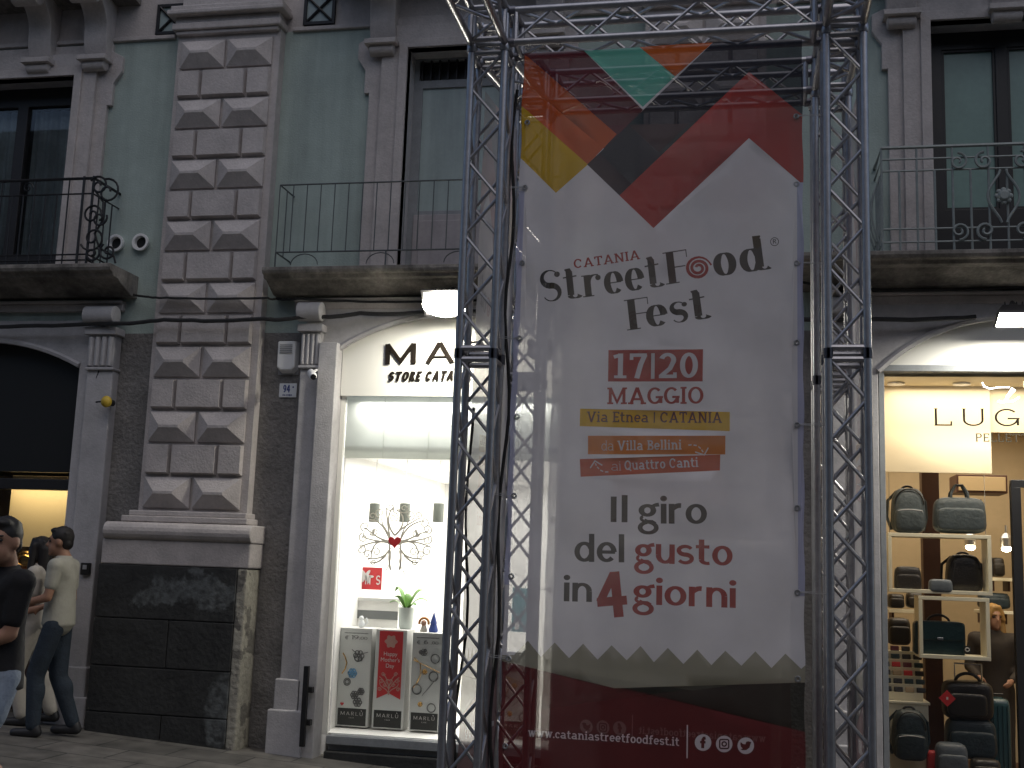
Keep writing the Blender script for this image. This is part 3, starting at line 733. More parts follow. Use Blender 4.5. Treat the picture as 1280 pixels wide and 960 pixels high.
# upper windows
def window(x0, x1, z0, z1, kind):
    yw = .16
    if kind == 'mid':
        f = MB(); plate(f, [rect(x0, x1, z0, z1)], [rect(x0+.09, x1-.09, z0+.66, z1-.30), rect(x0+.05, x1-.05, z1-.22, z1-.02)], yw, yw+.07); W_ = part(f, 'window', 'frame_grey', .004)
        p = MB(); p.box(x0+.09, x1-.09, yw+.02, yw+.03, z0+.66, z1-.30); p.build('pane', 'frosted', W_)
        b = MB(); b.box(x0+.06, x1-.06, yw-.012, yw+.02, z0, z0+.62); b.box(x0+.12, x1-.12, yw-.02, yw+.02, z0+.06, z0+.56); b.build('lower_panel', 'panel_grey', W_, .006)
        l = MB(); l.box(x0+.05, x1-.05, yw+.05, yw+.06, z1-.22, z1-.02)
        for i in range(12): l.box(x0+.07+i*.085, x0+.085+i*.085, yw-.005, yw+.04, z1-.22, z1-.02)
        l.build('transom_grille', 'frame_dark', W_)
    else:
        xm = (x0+x1)/2; m = 'curtain' if kind == 'left' else 'greenpane'; zt = .20 if kind == 'left' else .16; zb = .30 if kind == 'left' else .55
        if kind == 'right': hl = [rect(x0+.13, x0+.57, z0+zb, z1-zt), rect(x1-.57, x1-.13, z0+zb, z1-zt)]
        else: hl = [rect(x0+.10, xm-.06, z0+zb, z1-zt), rect(xm+.06, x1-.10, z0+zb, z1-zt)]
        f = MB(); plate(f, [rect(x0, x1, z0, z1)], hl, yw, yw+.07); W_ = part(f, 'window', 'frame_dark', .005)
        for h in hl:
            p = MB(); p.box(h[0][0], h[1][0], yw+.035, yw+.04, h[0][1], h[2][1]); p.build('pane', M['glass'] if kind == 'left' else m, W_)
            if kind == 'left':
                c = MB(); nn = 28; a, b_ = h[0][0], h[1][0]
                c.add([(a+(b_-a)*i/nn, yw+.13+.02*math.sin(i*1.1), z) for z in (h[0][1], h[2][1]) for i in range(nn+1)], [(i, i+1, nn+2+i, nn+1+i) for i in range(nn)], True)
                c.build('curtain', 'curtain', W_, fix=False)
            else:
                bd = MB(); plate(bd, [rect(h[0][0], h[1][0], h[0][1], h[2][1])], [rect(h[0][0]+.02, h[1][0]-.02, h[0][1]+.02, h[2][1]-.02)], yw+.012, yw+.034); bd.build('pane_bead', 'frame_dark', W_)
    bk = MB(); bk.box(x0-.01, x1+.01, yw+.25, yw+.27, z0, z1); bk.build('dark_room', 'black', W_)
window(-8.02, -6.58, 4.28, 6.36, 'left'); window(-3.12, -2.02, 4.28, 6.46, 'mid'); window(1.57, 2.81, 4.28, 6.45, 'right')
def window_surround(x0, x1, z1, w_):
    zt = z1+.34
    pts = [(x0-w_-.11, 4.27), (x1+w_+.11, 4.27), (x1+w_+.11, 6.05), (x1+w_+.16, 6.05), (x1+w_+.16, 6.28), (x1+w_+.24, 6.40), (x1+w_+.24, 6.56), (x1+w_+.12, 6.62), (x1+w_+.12, zt),
           (x0-w_-.12, zt), (x0-w_-.12, 6.62), (x0-w_-.24, 6.56), (x0-w_-.24, 6.40), (x0-w_-.16, 6.28), (x0-w_-.16, 6.05), (x0-w_-.11, 6.05)]
    band('window_surround', [pts], [rect(x0, x1, 3, z1)], -.045, 'stone')
    band('window_architrave', [rect(x0-w_*.95, x1+w_*.95, 4.272, z1+.24)], [rect(x0, x1, 3, z1)], -.085, 'stone')
    band('window_fillet', [rect(x0-.085, x1+.085, 4.272, z1+.085)], [rect(x0, x1, 3, z1)], -.11, 'stone')
window_surround(-8.02, -6.58, 6.36, .24); window_surround(-3.12, -2.02, 6.46, .27); window_surround(1.57, 2.81, 6.45, .24)
# scrolled corbels and the balcony slabs of the storey above
def corbel(xc, z1, w_=.17, d=.42, h=.62):
    b = MB(); pr = [(.0, z1-h)]
    for i in range(15):
        t = i/14; pr.append((-d*(.16+.84*t**2.2)-.05*math.sin(t*2*PI), z1-h+h*t))
    pr += [(0, z1)]
    b.profile_x(pr, xc-w_/2, xc+w_/2); b.box(xc-w_/2-.03, xc+w_/2+.03, -.2, .0, z1-h-.02, z1-h+.03)
    b.lathe((xc, -.10, z1-h-.05), [(.03, -w_/2), (.06, -w_/2+.01), (.06, w_/2-.01), (.03, w_/2)], 14, 'x')
    b.lathe((xc, -d+.05, z1-.10), [(.05, -w_/2-.015), (.085, -w_/2-.01), (.085, w_/2+.01), (.05, w_/2+.015)], 14, 'x')
    return b
for xs, (a, b_), m in (((-8.6, -7.8, -6.98, -6.36), (-8.9, -5.98), 'dirty'), ((-3.37, -1.77), (-3.9, -1.3), 'dirty'), ((1.33, 2.19, 3.05), (.7, 3.7), 'dirty')):
    B_ = balcony(a, b_, 7.42, .72, .16, m)
    for x in xs: corbel(x, 7.16, .25, .46, .66).build('corbel', 'stone', B_, .006)
# small square vents with iron crosses in the frieze
for xc, zc in ((-5.62, 6.92), (-4.06, 6.93)):
    v = MB(); v.box(xc-.14, xc+.14, -.012, .01, zc-.12, zc+.16); P_ = part(v, 'frieze_vent', 'frosted')
    x = MB(); x.tube([(xc-.13, -.02, zc-.11), (xc+.13, -.02, zc+.15)], .014, 6); x.tube([(xc-.13, -.024, zc+.15), (xc+.13, -.024, zc-.11)], .014, 6)
    plate(x, [rect(xc-.16, xc+.16, zc-.14, zc+.18)], [rect(xc-.13, xc+.13, zc-.11, zc+.15)], -.03, .01); x.build('iron_cross', 'iron', P_)
# moulded lintel band between the arches and the balconies
for a, b_ in ((-8.7, -5.85), (-4.1, -1.05), (.7, 3.7)):
    l = MB(); l.box(a, b_, -.06, .02, 3.95, 4.02); l.box(a, b_, -.09, .02, 4.02, 4.05); part(l, 'lintel_moulding', 'stone', .008)
# two round vent sleeves
for px, py in ((147, 305), (178, 304)):
    p = at(px, py); v = MB(); v.lathe(p, [(.045, .0), (.075, .0), (.085, -.03), (.085, -.05), (.062, -.05), (.058, -.02), (.056, .02)], 22, 'y'); P_ = part(v, 'vent_sleeve', 'plastic')
    k = MB(); k.lathe(p+Vector((0, -.004, 0)), [(.0, 0), (.058, 0), (.058, .003), (0, .003)], 18, 'y'); k.build('vent_hole', 'black', P_)

# the row of houses facing the palazzo across the street: it closes the street and shades the lower walls
opp = thing('building', 'tall dark row of houses across the street from the palazzo', 'building', (0, -22, ground_z(0)))
oi = Matrix.Translation(-Vector(opp.location))
b = MB(); b.box(-45, 45, -30, -22, -4, 14.5); k = b.build('wall', 'dirty', opp); k.matrix_parent_inverse = oi
b = MB(); b.box(-45, 45, -30.4, -21.5, 14.5, 15.0); k = b.build('cornice', 'dirty', opp); k.matrix_parent_inverse = oi
wp = None
for i in range(12):
    for j in range(3):
        if wp is None:
            b = MB(); plate(b, [rect(-.85, .85, -.1, 2.7)], [rect(-.65, .65, .05, 2.5)], .10, -.02); wp = b.build('window', 'stone_lo', opp); wp.rotation_euler = (0, 0, 0)
            b = MB(); b.box(-.65, .65, .0, .03, .05, 2.5); pn = b.build('pane', 'black', wp); o_, q_ = wp, pn
        else:
            o_ = wp.copy(); C.objects.link(o_); q_ = pn.copy(); C.objects.link(q_); q_.parent = o_
        o_.location = (-24+i*4.4, 0, .6+j*4.4-opp.location.z)
# ------------------------------------------------------------------ shop fronts and rooms
def area(name, loc, size, power, col=(1, 1, 1), rot=(0, 0, 0), spread=180, size_y=None):
    d = bpy.data.lights.new(name, 'AREA'); d.energy = power; d.color = col; d.size = size; d.spread = math.radians(spread)
    if size_y: d.shape = 'RECTANGLE'; d.size_y = size_y
    o = bpy.data.objects.new(name, d); C.objects.link(o); o.location = loc; o.rotation_euler = rot; return o
def room(x0, x1, y0, y1, z0, z1, m, mc, mf):
    f = MB(); f.box(x0, x1, y0, y1, z0-.05, z0); R_ = part(f, 'shop_room', mf)
    b = MB(); b.box(x0, x1, y1, y1+.05, z0, z1); b.build('back_wall', m, R_)
    for x in (x0-.05, x1):
        b = MB(); b.box(x, x+.05, y0, y1, z0, z1); b.build('side_wall', m, R_)
    b = MB(); b.box(x0, x1, y0, y1, z1, z1+.05); b.build('ceiling', mc, R_)
    return R_
# --- jewellery shop (middle)
room(-3.68, -1.52, .22, 4.2, .14, 2.66, 'shopwhite', 'shopwhite', 'shopwhite')
sf = MB(); plate(sf, [arch_poly(-3.62, -1.56, 3.15, 3.58, 3.89)], [], .0, .05); SF = part(sf, 'shop_front', 'shopwhite2')
b = MB(); b.box(-3.56, -1.56, .04, .10, .02, .075); b.box(-3.56, -1.56, -.02, .12, .075, .15); b.build('sill', 'frame_grey', SF, .006)
b = MB(); b.box(-3.56, -1.56, -.06, .2, -.4, .02); b.build('threshold', 'basalt_plain', SF, .008)
for x in (-3.62, -1.60):
    b = MB(); b.box(x, x+.04, .03, .085, .15, 3.15); b.build('glass_frame', 'shopwhite2', SF)
b = MB(); b.box(-3.58, -1.60, .055, .063, .15, 3.15); b.build('pane', 'glass', SF)
for i in range(5):
    b = MB(); x = -3.68+i*.43; b.box(x+.002, x+.428, .20, .215, 2.60, 3.17); b.build('bulkhead_panel', 'bulkhead', SF)
for x0, x1 in ((-3.80, -3.625), (-1.55, -1.36)):
    b = MB(); b.box(x0, x1, -.15, .05, -.4, 3.62); part(b, 'entrance_pier', 'stone_lo', .008)
L = MB(); U2 = lambda px, py, Y: (at(px, py, Y).x, at(px, py, Y).z)
P = fit_text('MARLU', Style(.16, .05, 0, 0, cw=.95), U2(481, 455, -.02), U2(690, 449, -.02), .185, track=.34)
a = U2(672, 424, -.02); P.append([(a[0], a[1]+.05), (a[0]+.07, a[1]-.03), (a[0]+.10, a[1]-.02), (a[0]+.05, a[1]+.06)])
letters(L, P, -.02, .0); L.build('sign_lettering', 'letter', SF)
for wd_, xa_, xb_ in (('STORE', 481, 521), ('CATANIA', 527, 584)):
    P = fit_text(wd_, Style(.24, .16, 0, 0, cw=.66), U2(xa_, 476-.016*(xa_-481), -.02), U2(xb_, 476-.016*(xb_-481), -.02), .085, track=.12)
    L = MB(); letters(L, [[(x+(z-3.2)*.25, z) for x, z in q] for q in P], -.015, .0); L.build('sign_subtitle', 'letter', SF)
# tree decal with a red heart, cut vinyl on the inside of the pane
def curve2(pts, w0, w1):
    S_ = Style(); m = len(pts); wd = [w0+(w1-w0)*i/(m-1) for i in range(m)]
    return stroke_quads(pts, wd, S_)
def bez(p0, p1, p2, p3, n=10):
    return [tuple((1-t)**3*a+3*(1-t)**2*t*b+3*(1-t)*t*t*c+t**3*d for a, b, c, d in zip(p0, p1, p2, p3)) for t in [i/n for i in range(n+1)]]
def spiral(c, r, a0, sg, turns=1.3, n=14): return [(c[0]+r*(1-.8*i/n)*math.cos(a0+sg*turns*2*PI*i/n), c[1]+r*(1-.8*i/n)*math.sin(a0+sg*turns*2*PI*i/n)) for i in range(n+1)]
TP = []
def dx(u, v): return U2(400+u*180/960, 600+v*180/960, .05)   # zoomed-photo coordinates to the pane
for (p0, p1, p2, p3, sp) in [
    ((470, 600), (440, 470), (500, 400), (420, 300), (400, 220, 36, 1)), ((530, 600), (560, 470), (500, 400), (580, 300), (600, 235, 36, -1)),
    ((480, 430), (450, 330), (450, 260), (440, 190), (470, 180, 26, -1)), ((500, 370), (540, 320), (600, 290), (660, 255), (655, 235, 26, -1)),
    ((470, 410), (380, 400), (340, 340), (300, 320), (300, 310, 34, 1)), ((470, 410), (420, 280), (380, 270), (330, 265), (350, 240, 30, -1)),
    ((470, 415), (400, 410), (330, 400), (290, 380), (290, 385, 34, -1)), ((470, 415), (380, 400), (290, 430), (270, 450), (275, 465, 34, 1)),
    ((480, 430), (380, 380), (350, 440), (345, 490), (375, 480, 34, 1)), ((470, 450), (440, 520), (380, 530), (320, 520), (315, 495, 36, -1)),
    ((530, 410), (620, 400), (660, 340), (720, 350), (715, 330, 34, -1)), ((530, 410), (580, 300), (620, 290), (690, 270), (695, 290, 34, 1)),
    ((530, 415), (600, 410), (680, 400), (730, 380), (715, 400, 34, 1)), ((530, 415), (620, 400), (710, 430), (740, 450), (715, 475, 36, -1)),
    ((520, 430), (620, 380), (650, 440), (655, 490), (625, 480, 34, -1)), ((530, 450), (560, 520), (620, 530), (680, 520), (675, 500, 34, 1)),
    ((500, 370), (450, 320), (440, 230), (490, 180), (490, 250, 36, 1)), ((500, 370), (560, 320), (580, 230), (510, 200), (560, 190, 34, -1)),
    ((560, 500), (600, 545), (630, 560), (660, 545), (630, 545, 22, 1)), ((440, 500), (400, 545), (370, 560), (340, 545), (355, 545, 20, -1)),
    ((640, 330), (640, 380), (650, 370), (670, 360), (640, 355, 28, 1)), ((360, 330), (360, 380), (350, 370), (330, 360), (360, 345, 28, -1))]:
    c = bez(p0, p1, p2, p3); TP += curve2([dx(*q) for q in c], .018, .010)
    s_ = spiral((sp[0], sp[1]), sp[2], math.atan2(p3[1]-sp[1], p3[0]-sp[0]), sp[3]); TP += curve2([dx(*q) for q in ([c[-1]]+s_)], .010, .008)
TP += curve2([dx(*q) for q in bez((470, 470), (480, 560), (440, 600), (425, 620))], .008, .006)+curve2([dx(*q) for q in bez((530, 470), (510, 560), (560, 600), (570, 645))], .008, .006)
L = MB(); letters(L, TP, .048, .052); L.build('tree_decal', 'decal', SF)
hp = [(498+42*(16*math.sin(t)**3)/16, 412-44*(13*math.cos(t)-5*math.cos(2*t)-2*math.cos(3*t)-math.cos(4*t))/16) for t in [i*2*PI/30 for i in range(30)]]
L = MB(); letters(L, [[dx(*q) for q in hp]], .044, .047); L.build('heart_decal', 'red', SF)

# --- leather goods shop (right)
room(1.06, 3.30, .1, 3.6, -.2, 3.36, 'tan', 'cream', 'brown')
sf = MB(); plate(sf, [arch_poly(1.11, 3.25, 3.40, 3.405, 3.83)], [], .0, .05); SR = part(sf, 'shop_front', 'shopwhite2')
b = MB(); b.box(1.11, 3.25, -.02, .09, 3.385, 3.44); b.build('transom_bar', 'frame_grey', SR, .005)
b = MB(); b.box(1.11, 1.155, .0, .08, -.4, 3.385); b.build('glass_frame', 'frame_grey', SR, .004)
b = MB(); b.box(1.155, 2.26, .035, .043, -.2, 3.385); b.build('pane', 'glass', SR)
b = MB(); p = at(1262, 541, .66); b.box(1.13, 3.2, .64, .67, p.z, 3.36); b.build('upper_board', 'cream', SR)
d_ = MB(); x = at(1266, 700, .04).x; d_.box(x, x+.07, .0, .07, -.4, 2.44); d_.box(x, 3.25, .0, .07, 2.44, 2.50); d_.build('door_frame', 'frame_dark', SR, .005)
b = MB(); p = at(1240, 592, .6); q = at(1170, 487, .6); b.box(1.13, p.x, .6, .63, p.z, 3.36); b.build('valance_board', 'cream', SR)
b = MB(); p2 = at(1165, 700, 1.15); b.box(p2.x-.075, p2.x+.075, 1.15, 1.3, -.2, 3.36); b.build('column', 'brown', SR, .004)
L = MB(); letters(L, fit_text('LUG', WIDE, U2(1168, 532, .03), U2(1274, 533, .03), .145, track=.48), .028, .034); L.build('sign_lettering', 'letter', SR)
L = MB(); letters(L, fit_text('PELLETTERIA', Style(.13, .10, .03, .03, cw=.8), U2(1220, 552, .03), U2(1322, 553, .03), .068, track=.14), .028, .034); L.build('sign_subtitle', 'letter_grey', SR)
n_ = MB(); s2 = [at(1200+u, 470+v, .02) for u, v in ((28, 8), (30, 13), (38, 16), (48, 14), (62, 14))]
n_.tube(s2, .005, 6); s3 = [at(1000+u/3.557, 420+v/3.557, .02) for u, v in ((880, 290), (905, 295), (930, 265), (955, 240), (945, 232), (920, 270), (925, 292), (950, 288), (975, 272))]
n_.tube(s3, .007, 6); n_.build('script_emblem', emitter('white_neon', (1, .98, .95), 6.0), SR)

# --- left shop: black panel painted in for the dark upper interior, warm lit window below
room(-8.5, -6.1, .3, 2.4, -.1, 2.5, 'tan', 'black', 'brown')
sf = MB(); plate(sf, [arch_poly(-8.36, -6.24, 2.40, 3.42, 3.67)], [], .10, .16); SL = part(sf, 'shop_front', 'black')
b = MB(); p = at(50, 612, .05); b.box(-8.36, -6.24, .04, .16, p.z, p.z+.10); b.build('transom_bar', 'frame_dark', SL, .006)
b = MB(); b.box(-8.30, -6.26, .09, .10, -.2, 2.36); b.build('pane', 'glass', SL)
b = MB(); b.box(-7.3, -6.27, .62, .65, at(50, 684, .62).z, 2.40); b.build('display_back', 'cream', SL)
b = MB(); b.box(-7.3, -6.27, .25, 1.0, 1.18, 1.22); b.box(-7.3, -6.27, .25, .3, -.1, 1.18); b.build('display_shelf', 'brown', SL, .004)

# --- room lights
def downlight(p, r, e, label, group, col=(1, .93, .8)):
    t = MB(); t.lathe(p, [(r*1.05, 0), (r*1.35, 0), (r*1.35, -.012), (r*1.05, -.012)], 18)
    o = thing('downlight', label, 'ceiling light', p, group); c = t.build('trim_ring', 'plastic', o); c.matrix_parent_inverse = Matrix.Translation(-Vector(p))
    g = MB(); g.lathe(p, [(0, -.008), (r, -.008), (r, -.004), (0, -.004)], 16); k = g.build('bulb', emitter('bulb_glow', col, e), o); k.matrix_parent_inverse = Matrix.Translation(-Vector(p))
    return o
area('jewel_light_a', (-2.57, 1.1, 2.62), 1.7, 62, (1, .985, .93), size_y=1.4)
area('jewel_light_b', (-2.57, 3.0, 2.62), 1.7, 60, (1, .985, .93), size_y=1.8)
area('jewel_front_fill', (-2.57, .13, 3.12), 1.8, 30, (1, .98, .92), (math.radians(6), 0, 0), size_y=.08)  # added fill strip without a fitting, brightens the display tower fronts
area('jewel_bulkhead_fill', (-2.57, .55, 2.93), 1.8, 9, (1, .985, .94), (math.radians(-90), 0, 0), size_y=.4)  # added fill behind the translucent panels to make them glow
area('bags_light_a', (2.1, .36, 3.34), 1.7, 17, (1, .88, .70), size_y=.35)
area('bags_light_b', (2.1, 2.0, 3.32), 1.8, 42, (1, .86, .66), size_y=1.8)
area('bags_front_fill', (2.1, .12, 3.30), 1.9, 15, (1, .90, .74), (math.radians(8), 0, 0), size_y=.08)  # added fill strip, no lamp of the shop, lifts the dark bag fronts
area('left_light', (-6.9, .42, 2.36), .9, 6, (1, .78, .42), size_y=.2)
def onceil(px, py, z):
    d = ray(px, py); t = (z-HC)/d.z; return Vector((d.x*t, -D+d.y*t, z))
for px, py, w_ in ((1120, 477, 'leftmost round ceiling light above the cream board of the bag shop'), (1202, 477, 'round ceiling light right of its twin above the cream board of the bag shop')):
    p = at(px, py, .42); downlight((p.x, p.y, 3.355), .055, 14, w_, 'round ceiling lights of the bag shop', (1, .9, .7))
for px, w_ in ((15, 'small warm spot light in the left shop, the one nearer the picture edge'), (58, 'small warm spot light in the left shop, the one nearer the pale door jamb')):
    p = at(px, 600, .30); downlight((p.x, p.y, p.z), .02, 30, w_, 'small warm spot lights of the left shop', (1, .8, .5))
for px, py, Y, w_ in ((1213, 684, 1.8, 'bare glowing bulb between the two bags on the top display frame and the shelves'), (1258, 686, 1.8, 'bare glowing bulb by the dark door frame of the bag shop')):
    p = at(px, py, Y); o = thing('spot_lamp', w_, 'lamp', p, 'glowing spot lamps in the bag shop')
    m_ = MB(); m_.lathe(p, [(.02, .0), (.05, .02), (.055, .10), (.03, .14), (.012, .15), (.012, .22)], 16); k = m_.build('lamp_shade', 'steel', o); k.matrix_parent_inverse = Matrix.Translation(-p)
    m_ = MB(); m_.ellipsoid(p, (.045, .045, .03)); k = m_.build('bulb', emitter('warm_bulb', (1, .82, .5), 25), o); k.matrix_parent_inverse = Matrix.Translation(-p)
for px, py, Y in ((684, 575, 1.6), (683, 655, 3.2), (659, 647, 3.6), (642, 638, 3.8)):
    p = onceil(px, py, 2.655) if py < 600 else at(px, py, Y); p.z = min(p.z, 2.655)
    downlight((p.x, min(p.y, 4.0), p.z), .06, 12, 'bright round ceiling light of the jewellery shop seen through the banner', 'ceiling lights of the jewellery shop', (1, .98, .93))

# --- wall lamps over the shops
def floodlight(p, label, power, turn, sc=1.0, beam=8, bowl=False):
    o = thing('wall_floodlight', label, 'floodlight', (p.x, 0, p.z))
    inv = Matrix.Translation(-Vector((p.x, 0, p.z)))
    def pt(mb, n_, m, bv=0.0, pr=None):
        k = mb.build(n_, m, pr or o, bv)
        if not pr: k.matrix_parent_inverse = inv
        return k
    a = MB(); a.tube([(p.x, .02, p.z+.12), (p.x, p.y*.6, p.z+.17), (p.x, p.y, p.z+.09)], .016, 8); a.lathe((p.x, .0, p.z+.12), [(.05, .02), (.05, -.02), (.02, -.03)], 14, 'y'); pt(a, 'arm', 'iron')
    rt = Matrix.Rotation(math.radians(turn), 3, 'X') @ Matrix.Scale(sc, 3)
    h = MB(); c = Vector(p)
    vs = [c+rt @ Vector(v) for v in ((-.15, -.09, 0), (.15, -.09, 0), (.15, .09, 0), (-.15, .09, 0), (-.10, -.05, .09), (.10, -.05, .09), (.10, .05, .09), (-.10, .05, .09))]
    h.add(vs, [(0,1,5,4), (1,2,6,5), (2,3,7,6), (3,0,4,7), (4,5,6,7)])
    for i in range(5): h.obox(c+rt @ Vector((-.08+.04*i, 0, .10)), (.004, .05, .02), rt)
    H_ = pt(h, 'housing', 'iron', .004)
    gl = MB(); (gl.ellipsoid(c+rt @ Vector((0, 0, -.02)), (.15, .085, .075), rt) if bowl else gl.obox(c+rt @ Vector((0, 0, -.006)), (.135, .078, .004), rt)); pt(gl, 'lit_glass', emitter('flood_glow', (1, .95, .80), 110), 0, H_)
    fr = MB()
    for dx_, dy_, hx, hy in ((0, .084, .15, .007), (0, -.084, .15, .007), (.143, 0, .007, .078), (-.143, 0, .007, .078)): fr.obox(c+rt @ Vector((dx_, dy_, -.008)), (hx, hy, .008), rt)
    pt(fr, 'bezel', 'iron', 0, H_)
    l = area('flood_beam', c+rt @ Vector((0, 0, -.04))+Vector((0, 0, -.08 if bowl else 0)), .26, power, (1, .96, .84), (math.radians(beam), 0, 0), 170, .15)
floodlight(at(558, 378, -.42), 'blazing floodlight on an arm over the jewellery shop sign, beside the truss post', 40, -52, 1.4, 8, True)
floodlight(at(1272, 398, -.42), 'bright floodlight over the bag shop arch at the right edge of the picture', 42, -28, 1.1)

# --- small fittings on the wall
def fitting(name, label, cat, p): return thing(name, label, cat, p), Matrix.Translation(-Vector(p))
def put(mb, n_, m, o, inv, bv=0.0):
    k = mb.build(n_, m, o, bv); k.matrix_parent_inverse = inv; return k
p = at(357, 445, -.10); o, inv = fitting('alarm_siren', 'white louvred alarm siren box on the wall left of the jewellery shop', 'alarm box', (p.x, 0, p.z))
b = MB(); b.add([(p.x+x, y, p.z+z) for x, y, z in ((-.095, 0, .15), (.095, 0, .15), (.095, 0, -.12), (.06, 0, -.15), (-.06, 0, -.15), (-.095, 0, -.12), (-.085, -.10, .14), (.085, -.10, .14), (.085, -.09, -.10), (.05, -.08, -.13), (-.05, -.08, -.13), (-.085, -.09, -.10))],
    [(6,7,8,9,10,11), (0,1,7,6), (1,2,8,7), (2,3,9,8), (3,4,10,9), (4,5,11,10), (5,0,6,11)]); put(b, 'cover', 'plastic', o, inv, .012)
b = MB()
for i in range(5): b.box(p.x-.06, p.x+.06, -.104, -.094, p.z+.03+i*.018, p.z+.036+i*.018)
put(b, 'louvre', 'plastic_grey', o, inv)
b = MB(); b.box(p.x-.10, p.x+.10, -.012, .0, p.z-.16, p.z+.15); put(b, 'back_plate', 'plastic_grey', o, inv)
p = at(390, 468, -.28); o, inv = fitting('security_camera', 'small white bullet camera on the fluted bracket above the shop pier', 'camera', (p.x, -.1, p.z))
dr = Vector((.45, -.8, -.35)).normalized(); b = MB(); b.capsule(p-dr*.07, p+dr*.07, .036, .036, 16); put(b, 'body', 'plastic', o, inv)
b = MB(); b.tube([p+dr*.095, p+dr*.112], .026, 14); put(b, 'lens', 'lens', o, inv)
b = MB(); b.tube([p-dr*.03, Vector((p.x-.01, -.16, p.z+.06)), Vector((p.x-.01, -.11, p.z+.07))], .012, 8); put(b, 'bracket', 'plastic', o, inv)
p = at(360, 488, -.006); o, inv = fitting('house_number_sign', 'white enamel house number sign reading 94 in blue below the siren', 'sign', (p.x, 0, p.z))
b = MB(); b.box(p.x-.085, p.x+.085, -.012, -.0, p.z-.065, p.z+.065); put(b, 'plate', 'enamel', o, inv, .003)
b = MB(); letters(b, fit_text('94', Style(.2, .12, 0, 0), (p.x-.045, p.z-.02), (p.x+.022, p.z-.02), .07), -.0145, -.011)
letters(b, [[(p.x+.052+.008*math.cos(t*.785), p.z+.03+.008*math.sin(t*.785)) for t in range(8)]], -.0145, -.011)
letters(b, fit_text('VIA ETNEA', Style(.16, .14, 0, 0), (p.x-.05, p.z-.052), (p.x+.045, p.z-.052), .015), -.0145, -.011); put(b, 'blue_writing', 'blue', o, inv)
p = at(133, 502, -.22); o, inv = fitting('alarm_bell', 'small yellow alarm lamp on a stick beside the left shop arch', 'warning lamp', (p.x, -.1, p.z))
b = MB(); b.ellipsoid(p, (.05, .05, .055)); put(b, 'dome', 'yellow_paint', o, inv)
b = MB(); b.tube([p+Vector((0, .05, 0)), p+Vector((0, .11, 0))], .03, 10); b.tube([p+Vector((-.05, 0, 0)), p+Vector((-.13, .04, 0))], .008, 6); put(b, 'mount', 'iron', o, inv)
p = at(108, 711, -.12); o, inv = fitting('intercom', 'small dark intercom box on the pale jamb behind the man in the white t-shirt', 'intercom', (p.x, -.11, p.z))
b = MB(); b.box(p.x-.045, p.x+.045, -.15, -.11, p.z-.055, p.z+.055); put(b, 'case', 'black', o, inv, .006)
b = MB(); b.box(p.x-.02, p.x+.02, -.154, -.149, p.z-.005, p.z+.035); put(b, 'speaker_grille', 'plastic_grey', o, inv)
p = at(382, 882, -.2); o, inv = fitting('shutter_bolt', 'dark upright iron bar clamped to the pale base of the shop pier', 'iron bar', (p.x, -.18, at(382, 933, -.2).z))
inv = Matrix.Translation(-Vector((p.x, -.18, at(382, 933, -.2).z)))
b = MB(); b.box(p.x-.022, p.x+.022, -.245, -.205, at(382, 933, -.2).z, at(382, 832, -.2).z); put(b, 'bar', 'iron', o, inv, .004)
for yy in (862, 903):
    z = at(382, yy, -.2).z; b = MB(); b.box(p.x-.035, p.x+.055, -.21, -.16, z-.025, z+.025); put(b, 'clamp', 'iron', o, inv, .004)
# cables slung along the facade
def cable(label, pts, r, sag=.05):
    c = MB(); out = []
    for (a, b_) in zip(pts[:-1], pts[1:]):
        for i in range(10):
            t = i/10; q = Vector(a).lerp(Vector(b_), t); q.z -= sag*4*t*(1-t)*(.6+.4*rnd.random()) + .004*rnd.random(); out.append(q)
    out.append(Vector(pts[-1])); c.tube(out, r, 6)
    return tag(c.build('wall_cable', 'cable'), label, 'cable', 'cables slung along the facade')
cable('upper thin black cable running across the pilaster at balcony height', [at(165, 368, -.06), at(208, 372, -.26), at(335, 372, -.26), at(345, 373, -.1), at(372, 373, -.16), at(525, 377, -.10), at(640, 372, -.1), at(1000, 352, -.26), at(1100, 362, -.12), at(1290, 358, -.1)], .011, .012)
cable('lower thick bundle of black cables slung across the facade below the balconies', [at(-60, 407, -.16), at(120, 404, -.20), at(205, 399, -.27), at(330, 398, -.27), at(375, 396, -.22), at(450, 391, -.12), at(560, 388, -.12), at(700, 384, -.26), at(1000, 398, -.26), at(1060, 398, -.2), at(1220, 396, -.12)], .019, .02)
cable('thin loose cable hanging beside the left shop arch', [at(118, 425, -.08), at(128, 450, -.12), at(118, 480, -.1), at(117, 503, -.1)], .006, .0)
# ------------------------------------------------------------------ the truss gate
TX0, TX1, TS = -1.74, .485, .22       # chord axes of the two front posts (left chord), chord spacing
YA, YB = -3.10, -2.13                 # front chord planes of front and rear gates
RX0, RX1 = at(626, 684, YB).x, at(1023, 870, YB).x
ZB, ZT = 5.0, 5.22
gate = thing('truss_gate', 'square aluminium truss tower frame standing on the pavement and carrying the festival banners', 'truss', (-.5, -2.6, -.25))
GI = Matrix.Translation(-Vector(gate.location))
CR, DR = .025, .0112
def lace(mb, a, b, u, off=0, pitch=.25, flip=False):
    """zigzag between line a->b and the parallel line displaced by u"""
    a = Vector(a); b = Vector(b); u = Vector(u); L = (b-a).length; t = (b-a)/L; nseg = max(1, int(round((L-.06)/pitch))); p = (L-.06)/nseg; e = .009
    for i in range(nseg):
        s0 = .03+i*p+e; s1 = .03+(i+1)*p-e
        f = (i+off) % 2 == 0
        q0 = a+t*s0+(u*.06 if f else u*.94); q1 = a+t*s1+(u*.94 if f else u*.06)
        mb.tube([q0, q1], DR, 8)
